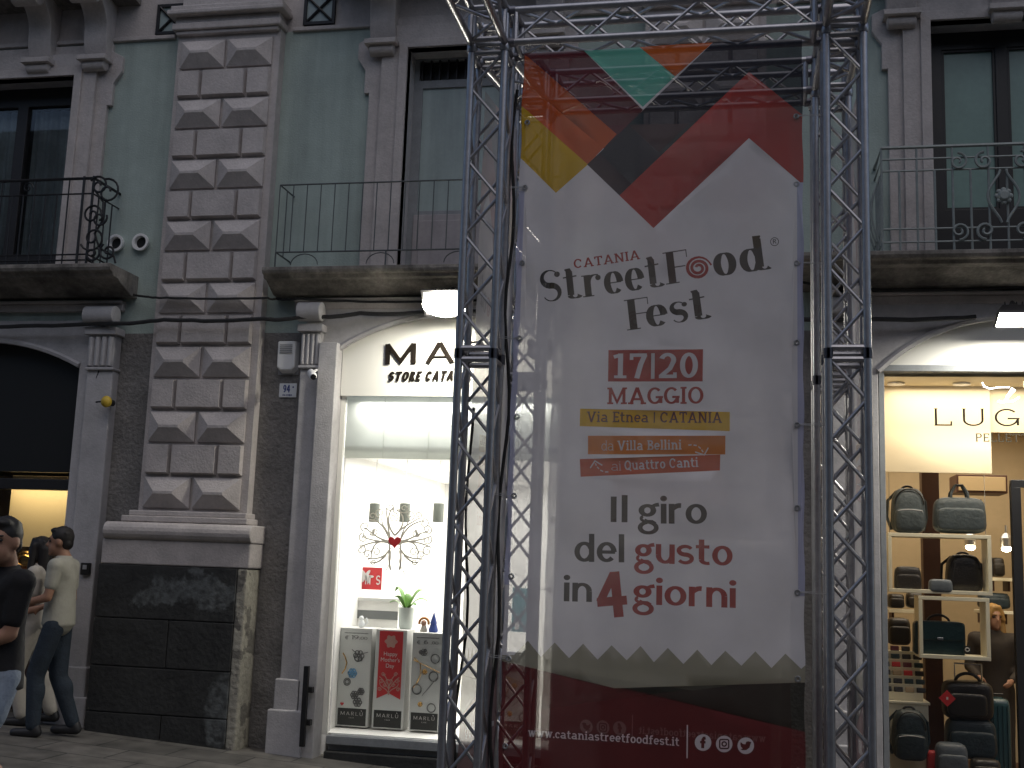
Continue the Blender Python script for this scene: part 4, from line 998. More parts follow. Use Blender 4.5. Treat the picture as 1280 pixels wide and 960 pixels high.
def truss(a, b, u, v, name, phase=0, coup=True):
    """truss from a to b with chords at a, a+u, a+v, a+u+v"""
    a = Vector(a); b = Vector(b); u = Vector(u); v = Vector(v); m = MB(); t = (b-a).normalized()
    for o in (Vector(), u, v, u+v): m.tube([a+o, b+o], CR, 14)
    lace(m, a, b, u, phase); lace(m, a+v, b+v, u, phase+1); lace(m, a, b, v, phase+1); lace(m, a+u, b+u, v, phase)
    for e in (a+t*.035, b-t*.035):
        m.tube([e, e+u], .019, 8); m.tube([e+v, e+u+v], .019, 8); m.tube([e, e+v], .019, 8); m.tube([e+u, e+u+v], .019, 8)
    o = m.build(name, 'alu', gate); o.matrix_parent_inverse = GI
    if coup:
        for e in (a, b):
            for q in (Vector(), u, v, u+v):
                c = MB(); c.tube([e+q-t*.03, e+q+t*.03], CR+.005, 12)
                c.build('coupler', 'alu_dark', o)
    return o
def post(x, y, phase=0):
    zb = ground_z(x); U = (TS, 0, 0); V = (0, TS, 0)
    bp = MB(); bp.box(x-.08, x+TS+.08, y-.08, y+TS+.08, zb, zb+.012); o = bp.build('base_plate', 'alu_dark', gate); o.matrix_parent_inverse = GI
    truss((x, y, zb+.012), (x, y, 2.955), U, V, 'post_segment', phase); truss((x, y, 2.955), (x, y, ZB-.03), U, V, 'post_segment', phase+1)
    c = MB()
    for o_ in ((0, 0), (TS, 0), (0, TS), (TS, TS)): c.tube([(x+o_[0], y+o_[1], ZB-.03), (x+o_[0], y+o_[1], ZT+.03)], CR, 12)
    for z in (ZB, ZT):
        c.tube([(x, y, z), (x+TS, y, z), (x+TS, y+TS, z), (x, y+TS, z)], .026, 10, True)
        c.tube([(x, y, z), (x+TS, y+TS, z)], .012, 8)
    for q in ((0, 0), (TS, 0), (0, TS), (TS, TS)): c.lathe((x+q[0], y+q[1], ZB-.06), [(.028, 0), (.034, .01), (.034, .05), (.028, .06)], 12)
    o = c.build('corner_block', 'alu', gate); o.matrix_parent_inverse = GI
post(TX0, YA); post(TX1, YA, 1); post(RX0, YB, 1); post(RX1, YB)
Z2 = (0, 0, ZT-ZB)
for y, xa, xb in ((YA, TX0, TX1), (YB, RX0, RX1)): truss((xa+TS+.03, y, ZB), (xb-.03, y, ZB), Z2, (0, TS, 0), 'beam')
for xa, xb in ((TX0, RX0), (TX1, RX1)): truss((xa, YA+TS+.03, ZB), (xb, YB-.03, ZB), Z2, (TS, 0, 0), 'beam', 0, False)
for x in (TX0, TX1): truss((x, YA-.03, ZB), (x, -6.6, ZB), Z2, (TS, 0, 0), 'beam', 1, False)
# slack cable along the left rear chord and the wrapped leads
for pts, r in (([(TX0+TS+.05, YA+TS, .1), (TX0+TS+.035, YA+TS-.01, 1.4), (TX0+TS+.05, YA+TS, 2.6), (TX0+TS+.03, YA+TS, 3.9), (TX0+TS+.05, YA+TS, 4.9)], .012), ([(TX0+.03, YA+TS+.02, .3), (TX0+.05, YA+TS+.03, 1.6), (TX0+.03, YA+TS+.03, 2.8)], .010)):
    c = MB(); q = []
    for a, b_ in zip(pts[:-1], pts[1:]):
        for i in range(8):
            t = i/8; k = Vector(a).lerp(Vector(b_), t); k.x += .02*math.sin(5*k.z+1); k.y += .015*math.sin(7*k.z); q.append(k)
    c.tube(q, r, 6); tag(c.build('power_lead', 'cable'), 'black power lead clipped up the left truss post, ' + ('on its banner side' if r > .011 else 'thin one on its outer side'), 'cable')

# ------------------------------------------------------------------ banners
BANCOL = dict(white=(.67, .65, .675), yellow=(.56, .34, .012), orange=(.46, .085, .02), maroon=(.12, .025, .035), teal=(.12, .42, .33), orange2=(.55, .12, .02), navy=(.022, .024, .035),
    red=(.36, .045, .04), tan=(.29, .275, .215), ink=(.035, .032, .028), wine=(.115, .018, .02), inkred=(.30, .035, .032), bluehem=(.42, .43, .58), bar1=(.52, .16, .03), bar2=(.42, .075, .035), dark=(.03, .03, .025), pale=(.56, .54, .57), faint=(.40, .2, .2), faintink=(.30, .29, .29))
BM_ = {k: mesh_fabric('banner_'+k, tuple(min(.82, 1.12*v) for v in c), .17 if k in ('wine', 'dark') else .19, .2) for k, c in BANCOL.items()}
BK = list(BANCOL)
_w = BANCOL['white']
BB_ = {k: mesh_fabric('banner_back_'+k, tuple((.2 if k in ('wine', 'dark', 'tan') else .72)*a+(.8 if k in ('wine', 'dark', 'tan') else .28)*b for a, b in zip(_w, c)), .25, .3) for k, c in BANCOL.items()}   # single-sided print seen from its pale back
W3 = [(-1, -1)]
def banner_art(Yb):
    """art read off in photo coordinates on the banner's own plane"""
    U = lambda px, py: (at(px, py, YA).x, at(px, py, YA).z)
    A = []
    def P(col, pts): A.append((col, [U(*q) for q in pts]))
    def T(col, s, S, p0, p1, hpx, track=.09, up=None):
        a, b = U(*p0), U(*p1); h = abs(U(p0[0], p0[1]-hpx)[1]-a[1])
        for q in fit_text(s, S, a, b, h, up, track): A.append((col, q))
    return A, P, T, U
def main_art():
    A, P, T, U = banner_art(YA)
    P('maroon', [(640, 50), (730, 46), (730, 64), (803, 137.5), (760, 190), (640, 90)])
    P('teal', [(712, 46), (782, 46), (801, 61), (843.7, 97), (803, 134), (730, 64)])
    P('orange2', [(785, 46), (905, 40), (887.5, 57.8), (843.7, 97), (801, 61)])
    P('orange', [(655, 69), (659, 71), (770, 167), (733.7, 204.7), (658, 138), (650, 131)])
    P('yellow', [(650, 131), (658, 138), (733.7, 204.7), (693.7, 240.6), (654, 201.5), (645, 193)])
    P('navy', [(887.5, 58), (905, 40), (1020, 36), (1020, 155), (1003, 143), (936, 91), (773.4, 243.7), (732.8, 204.7)])
    P('red', [(936, 91), (1003, 143), (1020, 156), (1020, 246), (1003, 231), (936, 173), (816.3, 285), (773.4, 243.7)])
    T('inkred', 'CATANIA', SLAB, (716.5, 335), (799.5, 323.3), 11.5)
    T('ink', 'Street', DIDO, (676, 378.3), (829, 357.3), 39.5, .06)
    T('ink', 'F', Style(.24, .035, .035, .10, hair=True, cw=.92), (832, 355.5), (862, 351.5), 40)
    sp = [(872.5+(15.5-12.5*i/46)*math.cos(-.55-2.35*2*PI*i/46)*1.02, 335.5+(14.5-11.5*i/46)*math.sin(-.55-2.35*2*PI*i/46)*.98) for i in range(47)]
    wd = [.010+.0105*min(1, i/8)*(1-.35*i/46) for i in range(47)]
    for q in stroke_quads([U(889, 332)]+[U(*s) for s in sp], [.012]+wd, SLAB): A.append(('inkred', q))
    T('ink', 'o', DIDO, (893, 346.5), (922, 342.5), 40.5); T('ink', 'd', DIDO, (926, 341.8), (963.5, 336.7), 41)
    T('ink', 'F', Style(.24, .035, .035, .10, hair=True, cw=.92), (783, 412.5), (813, 408.5), 38.5); T('ink', 'est', DIDO, (808.5, 409), (887.5, 397.8), 38.5, .06)
    rc = [(968+5*math.cos(i*PI/12), 303+5*math.sin(i*PI/12)) for i in range(25)]
    for q in stroke_quads([U(*s) for s in rc], .0045, SLAB): A.append(('ink', q))
    T('ink', 'R', GOTH, (966, 305.5), (970.5, 305.2), 5.5)
    P('inkred', [(759.5, 437), (878.5, 436.8), (878, 477), (759, 476.5)])
    T('pale', '17|20', SLAB, (766, 472.3), (872, 472.3), 31, .10)
    T('inkred', 'MAGGIO', SLAB, (758, 505), (879, 504.6), 21, .07)
    P('yellow', [(724, 510.5), (912, 515), (912, 539), (723.5, 532.5)])
    T('wine', 'Via Etnea | CATANIA', SLAB, (732.5, 527.3), (902, 528.6), 13.2, .08)
    P('bar1', [(734, 544.5), (906.5, 544.5), (906.3, 568), (734, 567.7)]); P('bar2', [(724, 573.8), (900, 568.2), (899.5, 588), (725, 596)])
    T('pale', 'da', SLABL, (751, 563), (766, 562.8), 12); T('pale', 'Villa Bellini', SLAB, (771, 562.7), (851.5, 561.8), 12)
    T('pale', 'ai', SLABL, (763.5, 588.3), (775.5, 587.8), 11.5); T('pale', 'Quattro Canti', SLAB, (780, 587.5), (872.5, 583.6), 12)
    def line(col, pts, w_):
        for q in stroke_quads([U(*s) for s in pts], w_, SLAB): A.append((col, q))
    for a, b in (((860, 556.2), (864, 556)), ((866.5, 556.2), (870.5, 556.8)), ((872.5, 558), (875.5, 560.5)), ((876.5, 562), (878.5, 565))): line('pale', [a, b], .007)
    line('pale', [(868.5, 564.8), (880, 568.6), (885, 559.5)], .007)
    for a, b in (((759.5, 589.8), (755.5, 589.8)), ((753, 589.2), (749.5, 587.5)), ((748, 586), (745.5, 583.5)), ((744.6, 582), (743.4, 579))): line('pale', [a, b], .007)
    line('pale', [(737, 585), (742.8, 576), (752, 581.5)], .007)
    T('ink', 'Il', SANS, (762.5, 652.5), (783.5, 652.8), 32, .16); T('ink', 'giro', SANS, (796.5, 654), (883.5, 655), 32.5, .07)
    T('ink', 'del', SANS, (717, 702), (779.5, 703), 33, .08); T('inkred', 'gusto', SANS, (792, 703.5), (915.5, 707.3), 32, .06)
    T('ink', 'in', SANS, (704, 751.5), (739, 752.5), 31, .09); T('inkred', '4', Style(.20, .15, 0, 0), (747.5, 773.5), (785, 770.5), 57)
    T('inkred', 'giorni', SANS, (790, 755), (919.5, 760), 32, .07)
    zig = []
    pk = [(658.8, 800.8), (692.6, 803), (728, 804.6), (763.6, 806.6), (800, 807.5), (834.3, 809.8), (871.3, 811.8), (906.5, 813.2), (944, 814), (981.7, 817), (1019, 818)]
    zig.append((600, 819))
    for i, p in enumerate(pk):
        zig.append((p[0]-17.5, p[1]+18)); zig.append(p)
    zig += [(1040, 836), (1040, 853), (998.5, 853.7), (767, 860.3), (651, 832), (600, 820)]
    P('tan', zig)
    P('wine', [(600, 820), (651, 832), (767, 860.3), (1040, 852), (1040, 1100), (600, 1100)])
    P('dark', [(778, 860.2), (998.5, 853.7), (1040, 852), (1040, 925), (998.5, 913)])
    T('pale', 'www.cataniastreetfoodfest.it', SLAB, (659, 920.5), (848.5, 932.5), 10.5, .08)
    P('pale', [(858, 906), (859.6, 906), (859.2, 947.7), (857.6, 947.7)])
    for cx, cy in ((878.5, 928), (905, 929.7), (932, 931.8)): P('pale', [(cx+10.4*math.cos(i*PI/12), cy+10.4*math.sin(i*PI/12)) for i in range(24)])
    line('wine', [(881.8, 922.3), (879.6, 922.6), (878.3, 924.5), (878, 935)], .017); line('wine', [(874.8, 927.4), (881.6, 927.6)], .014)
    rr = [(905+sx*5.6+2*math.cos(a), 929.7+sy*5.6*1+2*math.sin(a)) for sx, sy, a0 in ((.65, .65, 0), (-.65, .65, PI/2), (-.65, -.65, PI), (.65, -.65, 1.5*PI)) for a in [a0+i*PI/8 for i in range(5)]]
    line('wine', rr+[rr[0]], .008); line('wine', [(905+2.7*math.cos(i*PI/8), 929.7+2.7*math.sin(i*PI/8)) for i in range(17)], .008)
    P('wine', [(925.5, 927), (928.5, 929.6), (931.5, 930), (932.5, 926.8), (935.5, 926.2), (939, 927.4), (937.8, 930), (936.6, 934.2), (932.6, 937.2), (927.6, 937.4), (925.2, 936.2), (928.2, 935.2), (926, 933), (925.2, 930)])
    return A
def side_text_art():
    """back print: same heads, with the list of attractions instead of the slogan"""
    A = [a for a in main_art()]
    out = []; U = banner_art(YA)[3]; zlo, zhi = U(800, 790)[1], U(800, 610)[1]
    for c, q in A:
        zc = sum(p[1] for p in q)/len(q)
        if c in ('ink', 'inkred') and zlo < zc < zhi: continue
        out.append((c, q))
    def T(col, s, p0, p1, hpx):
        a, b = U(*p0), U(*p1); h = abs(U(p0[0], p0[1]-hpx)[1]-a[1])
        for q in fit_text(s, SLAB, a, b, h): out.append((col, q))
    T('inkred', 'Degustazioni', (720, 640), (900, 641), 18); T('ink', 'Laboratori', (720, 668), (850, 669), 15); T('ink', 'Musica', (720, 700), (825, 701), 22); T('inkred', 'Wine tasting', (720, 727), (880, 728), 16); T('ink', 'Concerti', (720, 757), (830, 758), 16)
    return out
def make_banner(name, label, art, place, mirror=False, amp=.012, seed=0, back=False, hem='bluehem', hem_sides=(1, 1), ties=()):
    """art polygons are in front-banner plane coordinates; place maps (s, t in 0..1) to the world"""
    ax0, ax1, az0, az1 = -1.40, .345, -.14, 4.92
    polys = [[(ax0, az0), (ax1, az0), (ax1, az1), (ax0, az1)]]; cols = ['white']
    for c, q in art: polys.append(q); cols.append(c)
    hw = .035
    for sd in (0, 1):
        if hem_sides[sd]: xx = ax0 if sd == 0 else ax1-hw; polys.append([(xx, 1.55), (xx+hw, 1.55), (xx+hw, 4.0), (xx, 4.0)]); cols.append(hem)
    pts = [(ax0+(ax1-ax0)*i/26, az0+(az1-az0)*j/74) for i in range(27) for j in range(75)]
    V2, T_, O_ = cdt(polys, pts)
    rr = random.Random(seed); ph = [rr.random()*6.28 for _ in range(8)]
    co = []
    for v in V2:
        s = (v.x-ax0)/(ax1-ax0); t = (v.y-az0)/(az1-az0)
        e = math.exp(-((s)/.10)**2)+math.exp(-((1-s)/.10)**2)
        d = amp*(.9*math.sin(3.2*s*2+ph[0]+2.0*t)*math.sin(PI*min(max(s, 0), 1)) + .5*math.sin(9*t+4*s+ph[1]) + .35*math.sin(17*t-7*s+ph[2])*s + .25*math.sin(31*t+13*s+ph[3])*(1-t) + e*.22*math.sin(2*PI*10.4*t+ph[4]))
        d += amp*.7*mnoise.noise(Vector((s*5, t*14, seed)))
        edge = .0022*math.sin(2*PI*10.4*t+ph[5])
        sx = s+(edge*(1 if s < .5 else -1) if (s < .002 or s > .998) else 0)
        co.append(place(1-sx if mirror else sx, t, d))
    # clip anything outside the cloth
    fs, mi = [], []
    for t, o in zip(T_, O_):
        if 0 not in o: continue
        fs.append(list(t)); mi.append(BK.index(cols[max(o)]))
    me = bpy.data.meshes.new('cloth'); me.from_pydata(co, [], fs)
    for k in BK: me.materials.append((BB_ if back else BM_)[k])
    me.polygons.foreach_set('material_index', mi); me.polygons.foreach_set('use_smooth', [True]*len(fs)); me.update()
    p0 = Vector(place(.5, 0, 0)); root = thing(name, label, 'banner', p0, 'festival banners hung on the truss gate'); inv = Matrix.Translation(-p0)
    o = bpy.data.objects.new('cloth', me); C.objects.link(o); o.parent = root; o.matrix_parent_inverse = inv
    # eyelets and ties
    nrm = (Vector(place(.5, .5, 1))-Vector(place(.5, .5, 0))).normalized()
    proto = None
    for sd, zs in ties:
        for z in zs:
            s = .022 if sd == 0 else .978; t = (z-az0)/(az1-az0); c = Vector(place(s, t, .004)); ex = (Vector(place(1, t, 0))-Vector(place(0, t, 0))).normalized()
            e = MB(); up = Vector((0, 0, 1))
            e.tube([c+(ex*math.cos(a)+up*math.sin(a))*.013 for a in [i*PI/8 for i in range(16)]], .0055, 6, True)
            k = e.build('eyelet', 'steel', root); k.matrix_parent_inverse = inv
            g = MB(); far = c+ex*(-.13 if sd == 0 else .20)+up*.006*rr.uniform(-1, 1)+nrm*-.012
            g.tube([c, c+ex*(-.045 if sd == 0 else .05)+nrm*.004, far], .0022, 5); g.tube([c+up*.006, far+up*.012], .0016, 5)
            if zs.index(z) % 2 == sd: k = g.build('tie', 'tie', root); k.matrix_parent_inverse = inv
    return root
art = main_art()
zz = [.12, .62, 1.12, 1.60, 2.08, 2.56, 3.05, 3.53, 4.02, 4.45]
def front_place(s, t, d): return (-1.395+1.74*s, YA-d, -.14+5.06*t)
make_banner('banner', 'large front festival banner with coloured chevrons and the 17-20 Maggio date, facing the viewer', art, front_place, False, .013, 3, ties=((0, zz), (1, [z-.03 for z in zz])))
bx0, bx1 = at(689, 500, YB-.03).x, at(988, 500, YB-.03).x
back_art = side_text_art()
def rear_place(s, t, d): return (bx0+(bx1-bx0)*s, YB-.03+d, -.2+4.98*t)
make_banner('banner', 'rear festival banner printed mirror-wise towards the shops, showing faintly through the front one', back_art, rear_place, True, .012, 5, True, hem_sides=(1, 1), ties=((0, [.62, 1.12, 1.60, 2.08, 2.56, 3.05]),))
sx0, sx1 = TX0+.04, RX0+.02
def left_place(s, t, d): return (sx0+(sx1-sx0)*s-d, YA+TS+.02+(YB-.02-YA-TS)*s, -.2+4.98*t)
make_banner('banner', 'narrow side banner closing the left flank of the truss gate, seen edge-on through the lattice', back_art, left_place, True, .01, 8, True, hem_sides=(0, 0))
def right_place(s, t, d): return (TX1+TS*1.02+(RX1+TS*1.04-TX1-TS*1.02)*s+d, YA+TS+.02+(YB-.02-YA-TS)*s, -.2+4.98*t)
make_banner('banner', 'narrow side banner closing the right flank of the truss gate behind the right post', back_art, right_place, False, .008, 9, True, hem_sides=(0, 0))
# ------------------------------------------------------------------ goods
M.update(
 nylon=mat('grey_nylon', (.055, .07, .075), .55, 0, .2, 14, .3, 30), nylon_d=mat('blue_black_nylon', (.012, .026, .034), .5, 0, .25, 14, .3, 30),
 leather=mat('black_leather', (.014, .011, .009), .4, 0, .25, 12, .2, 60), leather_b=mat('brown_black_leather', (.03, .025, .02), .4, 0, .25, 12, .2, 60),
 teal_l=mat('dark_teal_leather', (.008, .028, .032), .4, 0, .2, 12, .2, 60), shell=mat('teal_shell', (.03, .075, .085), .25, 0, .1, 8),
 silver=mat('silver_fabric', (.12, .14, .16), .45, 0, .2, 12, .2, 40), chrome=mat('chrome', (.6, .6, .58), .2, 1), gold=mat('gold', (.55, .34, .12), .25, 1),
 frame_w=mat('cream_lacquer', (.78, .74, .58), .4), carton=mat('white_carton', (.60, .615, .60), .7), carton_s=mat('white_carton_side', (.62, .62, .6), .7), labelblack=mat('black_print', (.012, .014, .013), .5),
 inkgrey=mat('grey_print', (.10, .10, .10), .5), rose=mat('rose_print', (.45, .26, .22), .5), blueprint=mat('blue_print', (.12, .28, .45), .5), whiteprint=mat('white_print', (.62, .6, .58), .5),
 pot=mat('clear_vase', (.6, .66, .62), .1, 0, 0, 1), leaf=mat('green_leaf', (.10, .24, .03), .4, 0, .2, 9), lampshade=mat('sage_lampshade', (.11, .12, .10), .6), orange=mat('orange_felt', (.45, .18, .04), .7), bluefelt=mat('blue_felt', (.03, .06, .25), .7),
 counterband=mat('grey_counter_band', (.16, .17, .17), .5), teal=mat('teal_print', (.03, .22, .24), .6), wood=mat('shelf_wood', (.55, .42, .24), .5), blond=mat('blonde_hair', (.35, .20, .06), .5, 0, .3, 30), jacket=mat('dark_jacket', (.03, .022, .016), .8), magenta=mat('maroon_leather', (.10, .012, .02), .45), beige=mat('beige_leather', (.42, .32, .2), .5))
def superbox(mb, c, half, e=.35, nu=28, nv=14, taper=0.0, rot=None):
    c = Vector(c); vs = []; sg = lambda v, p: math.copysign(abs(v)**p, v)
    for i in range(nv+1):
        ph = -PI/2+PI*i/nv; cz = sg(math.cos(ph), e); sz = sg(math.sin(ph), e)
        for k in range(nu):
            a = 2*PI*k/nu; s = 1-taper*(sz*.5+.5)
            v = Vector((half[0]*sg(math.cos(a), e)*cz*s, half[1]*sg(math.sin(a), e)*cz*s, half[2]*sz)); vs.append(c+(rot @ v if rot else v))
    fs = []
    for i in range(nv):
        for k in range(nu): fs.append((i*nu+k, i*nu+(k+1) % nu, (i+1)*nu+(k+1) % nu, (i+1)*nu+k))
    mb.add(vs, fs, True)
def pxbox(x0, y0, x1, y1, Y):
    a, b, c = at(x0, (y0+y1)/2, Y), at(x1, (y0+y1)/2, Y), (x0+x1)/2
    zt, zb = at(c, y0, Y).z, at(c, y1, Y).z
    return (a.x+b.x)/2, (b.x-a.x)/2, zb, zt
class Item:
    def __init__(s, name, label, cat, loc, group=None): s.o = thing(name, label, cat, loc, group); s.inv = Matrix.Translation(-Vector(loc))
    def part(s, mb, n_, m, bevel=0.0, pr=None, label=None):
        k = mb.build(n_, m, pr or s.o, bevel)
        if not pr: k.matrix_parent_inverse = s.inv
        if label: k['label'] = label
        return k
def backpack(label, box, m, mp=None, dpt=.11, pocket=True):
    x, hw, zb, zt = pxbox(*box); Y = box[4]; h = (zt-zb); it = Item('backpack', label, 'backpack', (x, Y, zb), 'bags shown in the leather goods shop')
    b = MB(); superbox(b, (x, Y, zb+h*.48), (hw*.92, dpt, h*.48), .55, taper=.16); body = it.part(b, 'body', m)
    if pocket:
        b = MB(); superbox(b, (x, Y-dpt*.75, zb+h*.27), (hw*.74, dpt*.45, h*.25), .45); it.part(b, 'front_pocket', mp or m)
        b = MB(); b.tube([(x-hw*.6+hw*1.2*i/10, Y-dpt*1.13, zb+h*.46+.012*math.sin(i*PI/10)) for i in range(11)], .005, 6); it.part(b, 'pocket_zip', 'plastic_grey')
    b = MB(); b.tube([(x+hw*.72*math.cos(a), Y-dpt*.80, zb+h*.60+h*.33*math.sin(a)) for a in [PI*i/14 for i in range(15)]], .005, 6); it.part(b, 'main_zip', 'leather')
    b = MB(); b.tube([(x+hw*.28*math.cos(a), Y+.02, zb+h*.93+h*.075*math.sin(a)) for a in [PI*i/10 for i in range(11)]], .010, 8); it.part(b, 'handle', 'leather')
    for s in (-1, 1):
        b = MB(); b.tube([(x+s*hw*.5, Y+dpt*.7, zb+h*.9), (x+s*hw*.95, Y+dpt*.9, zb+h*.7), (x+s*hw*1.0, Y+dpt*.8, zb+h*.35), (x+s*hw*.8, Y+dpt*.5, zb+h*.08)], .014, 6); it.part(b, 'shoulder_strap', m)
    return it
def holdall(label, box, m, dpt=.10, handles=True, name='holdall', pocket=True):
    x, hw, zb, zt = pxbox(*box); Y = box[4]; h = zt-zb; it = Item(name, label, 'bag', (x, Y, zb), 'bags shown in the leather goods shop')
    b = MB(); superbox(b, (x, Y, zb+h*.5), (hw, dpt, h*.5), .42, taper=.08); it.part(b, 'body', m)
    if pocket: b = MB(); superbox(b, (x, Y-dpt*.8, zb+h*.38), (hw*.86, dpt*.35, h*.32), .35); it.part(b, 'front_pocket', m)
    b = MB(); b.tube([(x-hw*.8+hw*1.6*i/8, Y-dpt*.45, zt-h*.06) for i in range(9)], .005, 6); it.part(b, 'zip', 'leather')
    if handles:
        for s in (-1, 1):
            b = MB(); b.tube([(x-hw*.34, Y+s*dpt*.6, zb+h*.75), (x-hw*.30, Y+s*dpt*.5, zt+h*.12), (x-hw*.12, Y+s*dpt*.3, zt+h*.34), (x+hw*.12, Y+s*dpt*.3, zt+h*.34), (x+hw*.30, Y+s*dpt*.5, zt+h*.12), (x+hw*.34, Y+s*dpt*.6, zb+h*.75)], .011, 8); it.part(b, 'handle', m)
    return it
# lacquered display frames hung in the window
def dframe(label, x0, y0, x1, y1, Y):
    x, hw, zb, zt = pxbox(x0, y0, x1, y1, Y); it = Item('hanging_shelf', label, 'shelf', (x, Y, zb), 'hanging display frames in the bag shop window')
    t = .016
    for n_, (a, b_, c, d) in dict(top_board=(x-hw, x+hw, zt-t*2, zt), bottom_board=(x-hw, x+hw, zb, zb+t*2)).items():
        b = MB(); b.box(a, b_, Y-.13, Y+.14, c, d); it.part(b, n_, 'frame_w', .003)
    for s in (-1, 1): b = MB(); b.box(x+s*(hw-t)-t, x+s*(hw-t)+t, Y-.13, Y+.14, zb+t*2+.001, zt-t*2-.001); it.part(b, 'side_board', 'frame_w', .003)
    return it
dframe('upper cream display frame carrying the grey backpack and grey laptop bag on its top', 1108, 668, 1236, 742, .75)
dframe('lower cream display frame holding the dark teal briefcase', 1146, 746, 1234, 823, .75)
w_ = MB()
for x in (1112, 1232): p = at(x, 668, .75); w_.tube([p, (p.x, p.y, 3.36)], .0025, 5)
tag(w_.build('hanging_wire', 'chrome'), 'thin steel wires from the ceiling carrying the cream display frames', 'wire')
backpack('grey nylon backpack standing left on top of the upper cream frame', (1110, 608, 1160, 667, .75), 'nylon')
holdall('grey nylon laptop bag with two raised handles on top of the upper cream frame', (1165, 622, 1233, 667, .75), 'nylon')
holdall('small brown black leather shoulder bag inside the upper cream frame, left', (1117, 708, 1152, 741, .75), 'leather_b', .07, False, 'shoulder_bag')
holdall('small shiny grey wash bag inside the upper cream frame, in front of the black backpack', (1160, 724, 1191, 741, .66), 'silver', .05, False, 'wash_bag', False)
backpack('tall black leather backpack inside the upper cream frame, right', (1178, 691, 1231, 741, .80), 'leather', None, .09, False)
x, hw, zb, zt = pxbox(1141, 776, 1206, 820, .75); it = Item('briefcase', 'dark teal leather briefcase with flap and clasp in the lower cream frame', 'briefcase', (x, .75, zb), 'bags shown in the leather goods shop'); h = zt-zb
b = MB(); superbox(b, (x, .75, zb+h*.5), (hw, .06, h*.5), .25); it.part(b, 'body', 'teal_l')
b = MB(); superbox(b, (x, .695, zb+h*.72), (hw*.97, .018, h*.27), .25); it.part(b, 'flap', 'teal_l')
b = MB(); b.box(x-.025, x+.025, .665, .68, zb+h*.46, zb+h*.54); it.part(b, 'clasp', 'chrome', .003)
b = MB(); b.tube([(x+.09*math.cos(a), .75, zt-.01+.06*math.sin(a)) for a in [PI*i/12 for i in range(13)]], .011, 8); it.part(b, 'handle', 'leather')
b = MB(); p = at(1209, 812, .66); b.box(p.x-.028, p.x+.028, .655, .67, p.z-.03, p.z+.03); b.cur = 0; k = Item('price_tag', 'small black price tag with a white ring beside the briefcase', 'price tag', (p.x, .66, p.z-.03)); k.part(b, 'card', 'labelblack')
b = MB(); b.tube([(p.x+.016*math.cos(a), .652, p.z+.014*math.sin(a)) for a in [PI*i/8 for i in range(16)]], .004, 6, True); k.part(b, 'ring_print', 'whiteprint')
# stepped wallet rack on a cream plinth
p0 = at(1106, 960, .85); p1 = at(1158, 880, .85)
it = Item('plinth', 'cream plinth under the wallet rack in the bag shop window', 'plinth', ((p0.x+p1.x)/2, .9, ground_z(1.3)), None); b = MB(); b.box(p0.x-.02, p1.x, .74, 1.14, -.3, p1.z); it.part(b, 'case', 'frame_w', .004); b = MB(); b.box(p0.x-.03, p1.x+.015, .73, 1.15, p1.z+.001, p1.z+.022); it.part(b, 'top_board', 'frame_w', .003)
zr = p1.z+.024; zt = at(1130, 815, .9).z
it = Item('wallet_rack', 'stepped cream rack filled with small leather wallets', 'display rack', ((p0.x+p1.x)/2, .9, zr)); n = 6; wallets = []
for i in range(n):
    z = zr+(zt-zr)*i/n; y = .82+.045*i; b = MB(); b.box(p0.x-.01, p1.x-.03, y, 1.14, z, z+(zt-zr)/n-.001); it.part(b, 'step', 'frame_w')
    wallets.append((z+(zt-zr)/n, y))
protos = {}
wl_cols = ['leather', 'magenta', 'leather_b', 'teal_l', 'beige', 'red']; pos_w = ['left end', 'left middle', 'right middle', 'right end']; lv = ['bottom', 'second', 'third', 'fourth', 'fifth', 'top']
cn = dict(leather='black', magenta='maroon', leather_b='dark brown', teal_l='dark teal', beige='beige', red='red')
for i, (z, y) in enumerate(wallets):
    for j in range(4):
        c = wl_cols[(i*3+j*2+(i*j) % 3) % 6]; xx = p0.x+.03+(p1.x-.07-p0.x)*j/3; 
        if c not in protos:
            b = MB(); b.box(-.036, .036, -.004, .014, 0, .042); b.box(-.034, .034, -.008, -.003, .0, .034); protos[c] = b.build('wallet', c, None, .003); o = protos[c]
        else: o = protos[c].copy(); C.objects.link(o)
        o.location = (xx, y+.022, z+.001); o.rotation_euler = (math.radians(-18), 0, rnd.uniform(-.08, .08))
        tag(o, f'{cn[c]} wallet at the {pos_w[j]} of the {lv[i]} step of the wallet rack', 'wallet', 'wallets on the stepped rack')
backpack('blue black nylon backpack standing before the cream plinth', (1111, 884, 1163, 950, .62), 'nylon_d', 'nylon_d')
# trolley bags on the floor
x, hw, zb, zt = pxbox(1176, 848, 1242, 897, .80); it = Item('trolley_bag', 'black cabin trolley bag with telescopic handle and red diamond tag', 'trolley bag', (x, .80, zb), 'bags shown in the leather goods shop'); h = zt-zb
b = MB(); superbox(b, (x, .80, zb+h*.45), (hw*.95, .12, h*.5), .4); it.part(b, 'body', 'leather')
b = MB(); superbox(b, (x-.02, .69, zb+h*.35), (hw*.75, .04, h*.3), .4); it.part(b, 'front_pocket', 'leather')
b = MB(); b.tube([(x-.09, .84, zb+h*.8), (x-.09, .84, zt+.12), (x+.13, .84, zt+.12), (x+.13, .84, zb+h*.8)], .009, 8); it.part(b, 'telescopic_handle', 'chrome')
b = MB(); b.tube([(x+.10*math.cos(a), .76, zt-.03+.075*math.sin(a)) for a in [PI*i/12 for i in range(13)]], .014, 8); it.part(b, 'handle', 'leather')
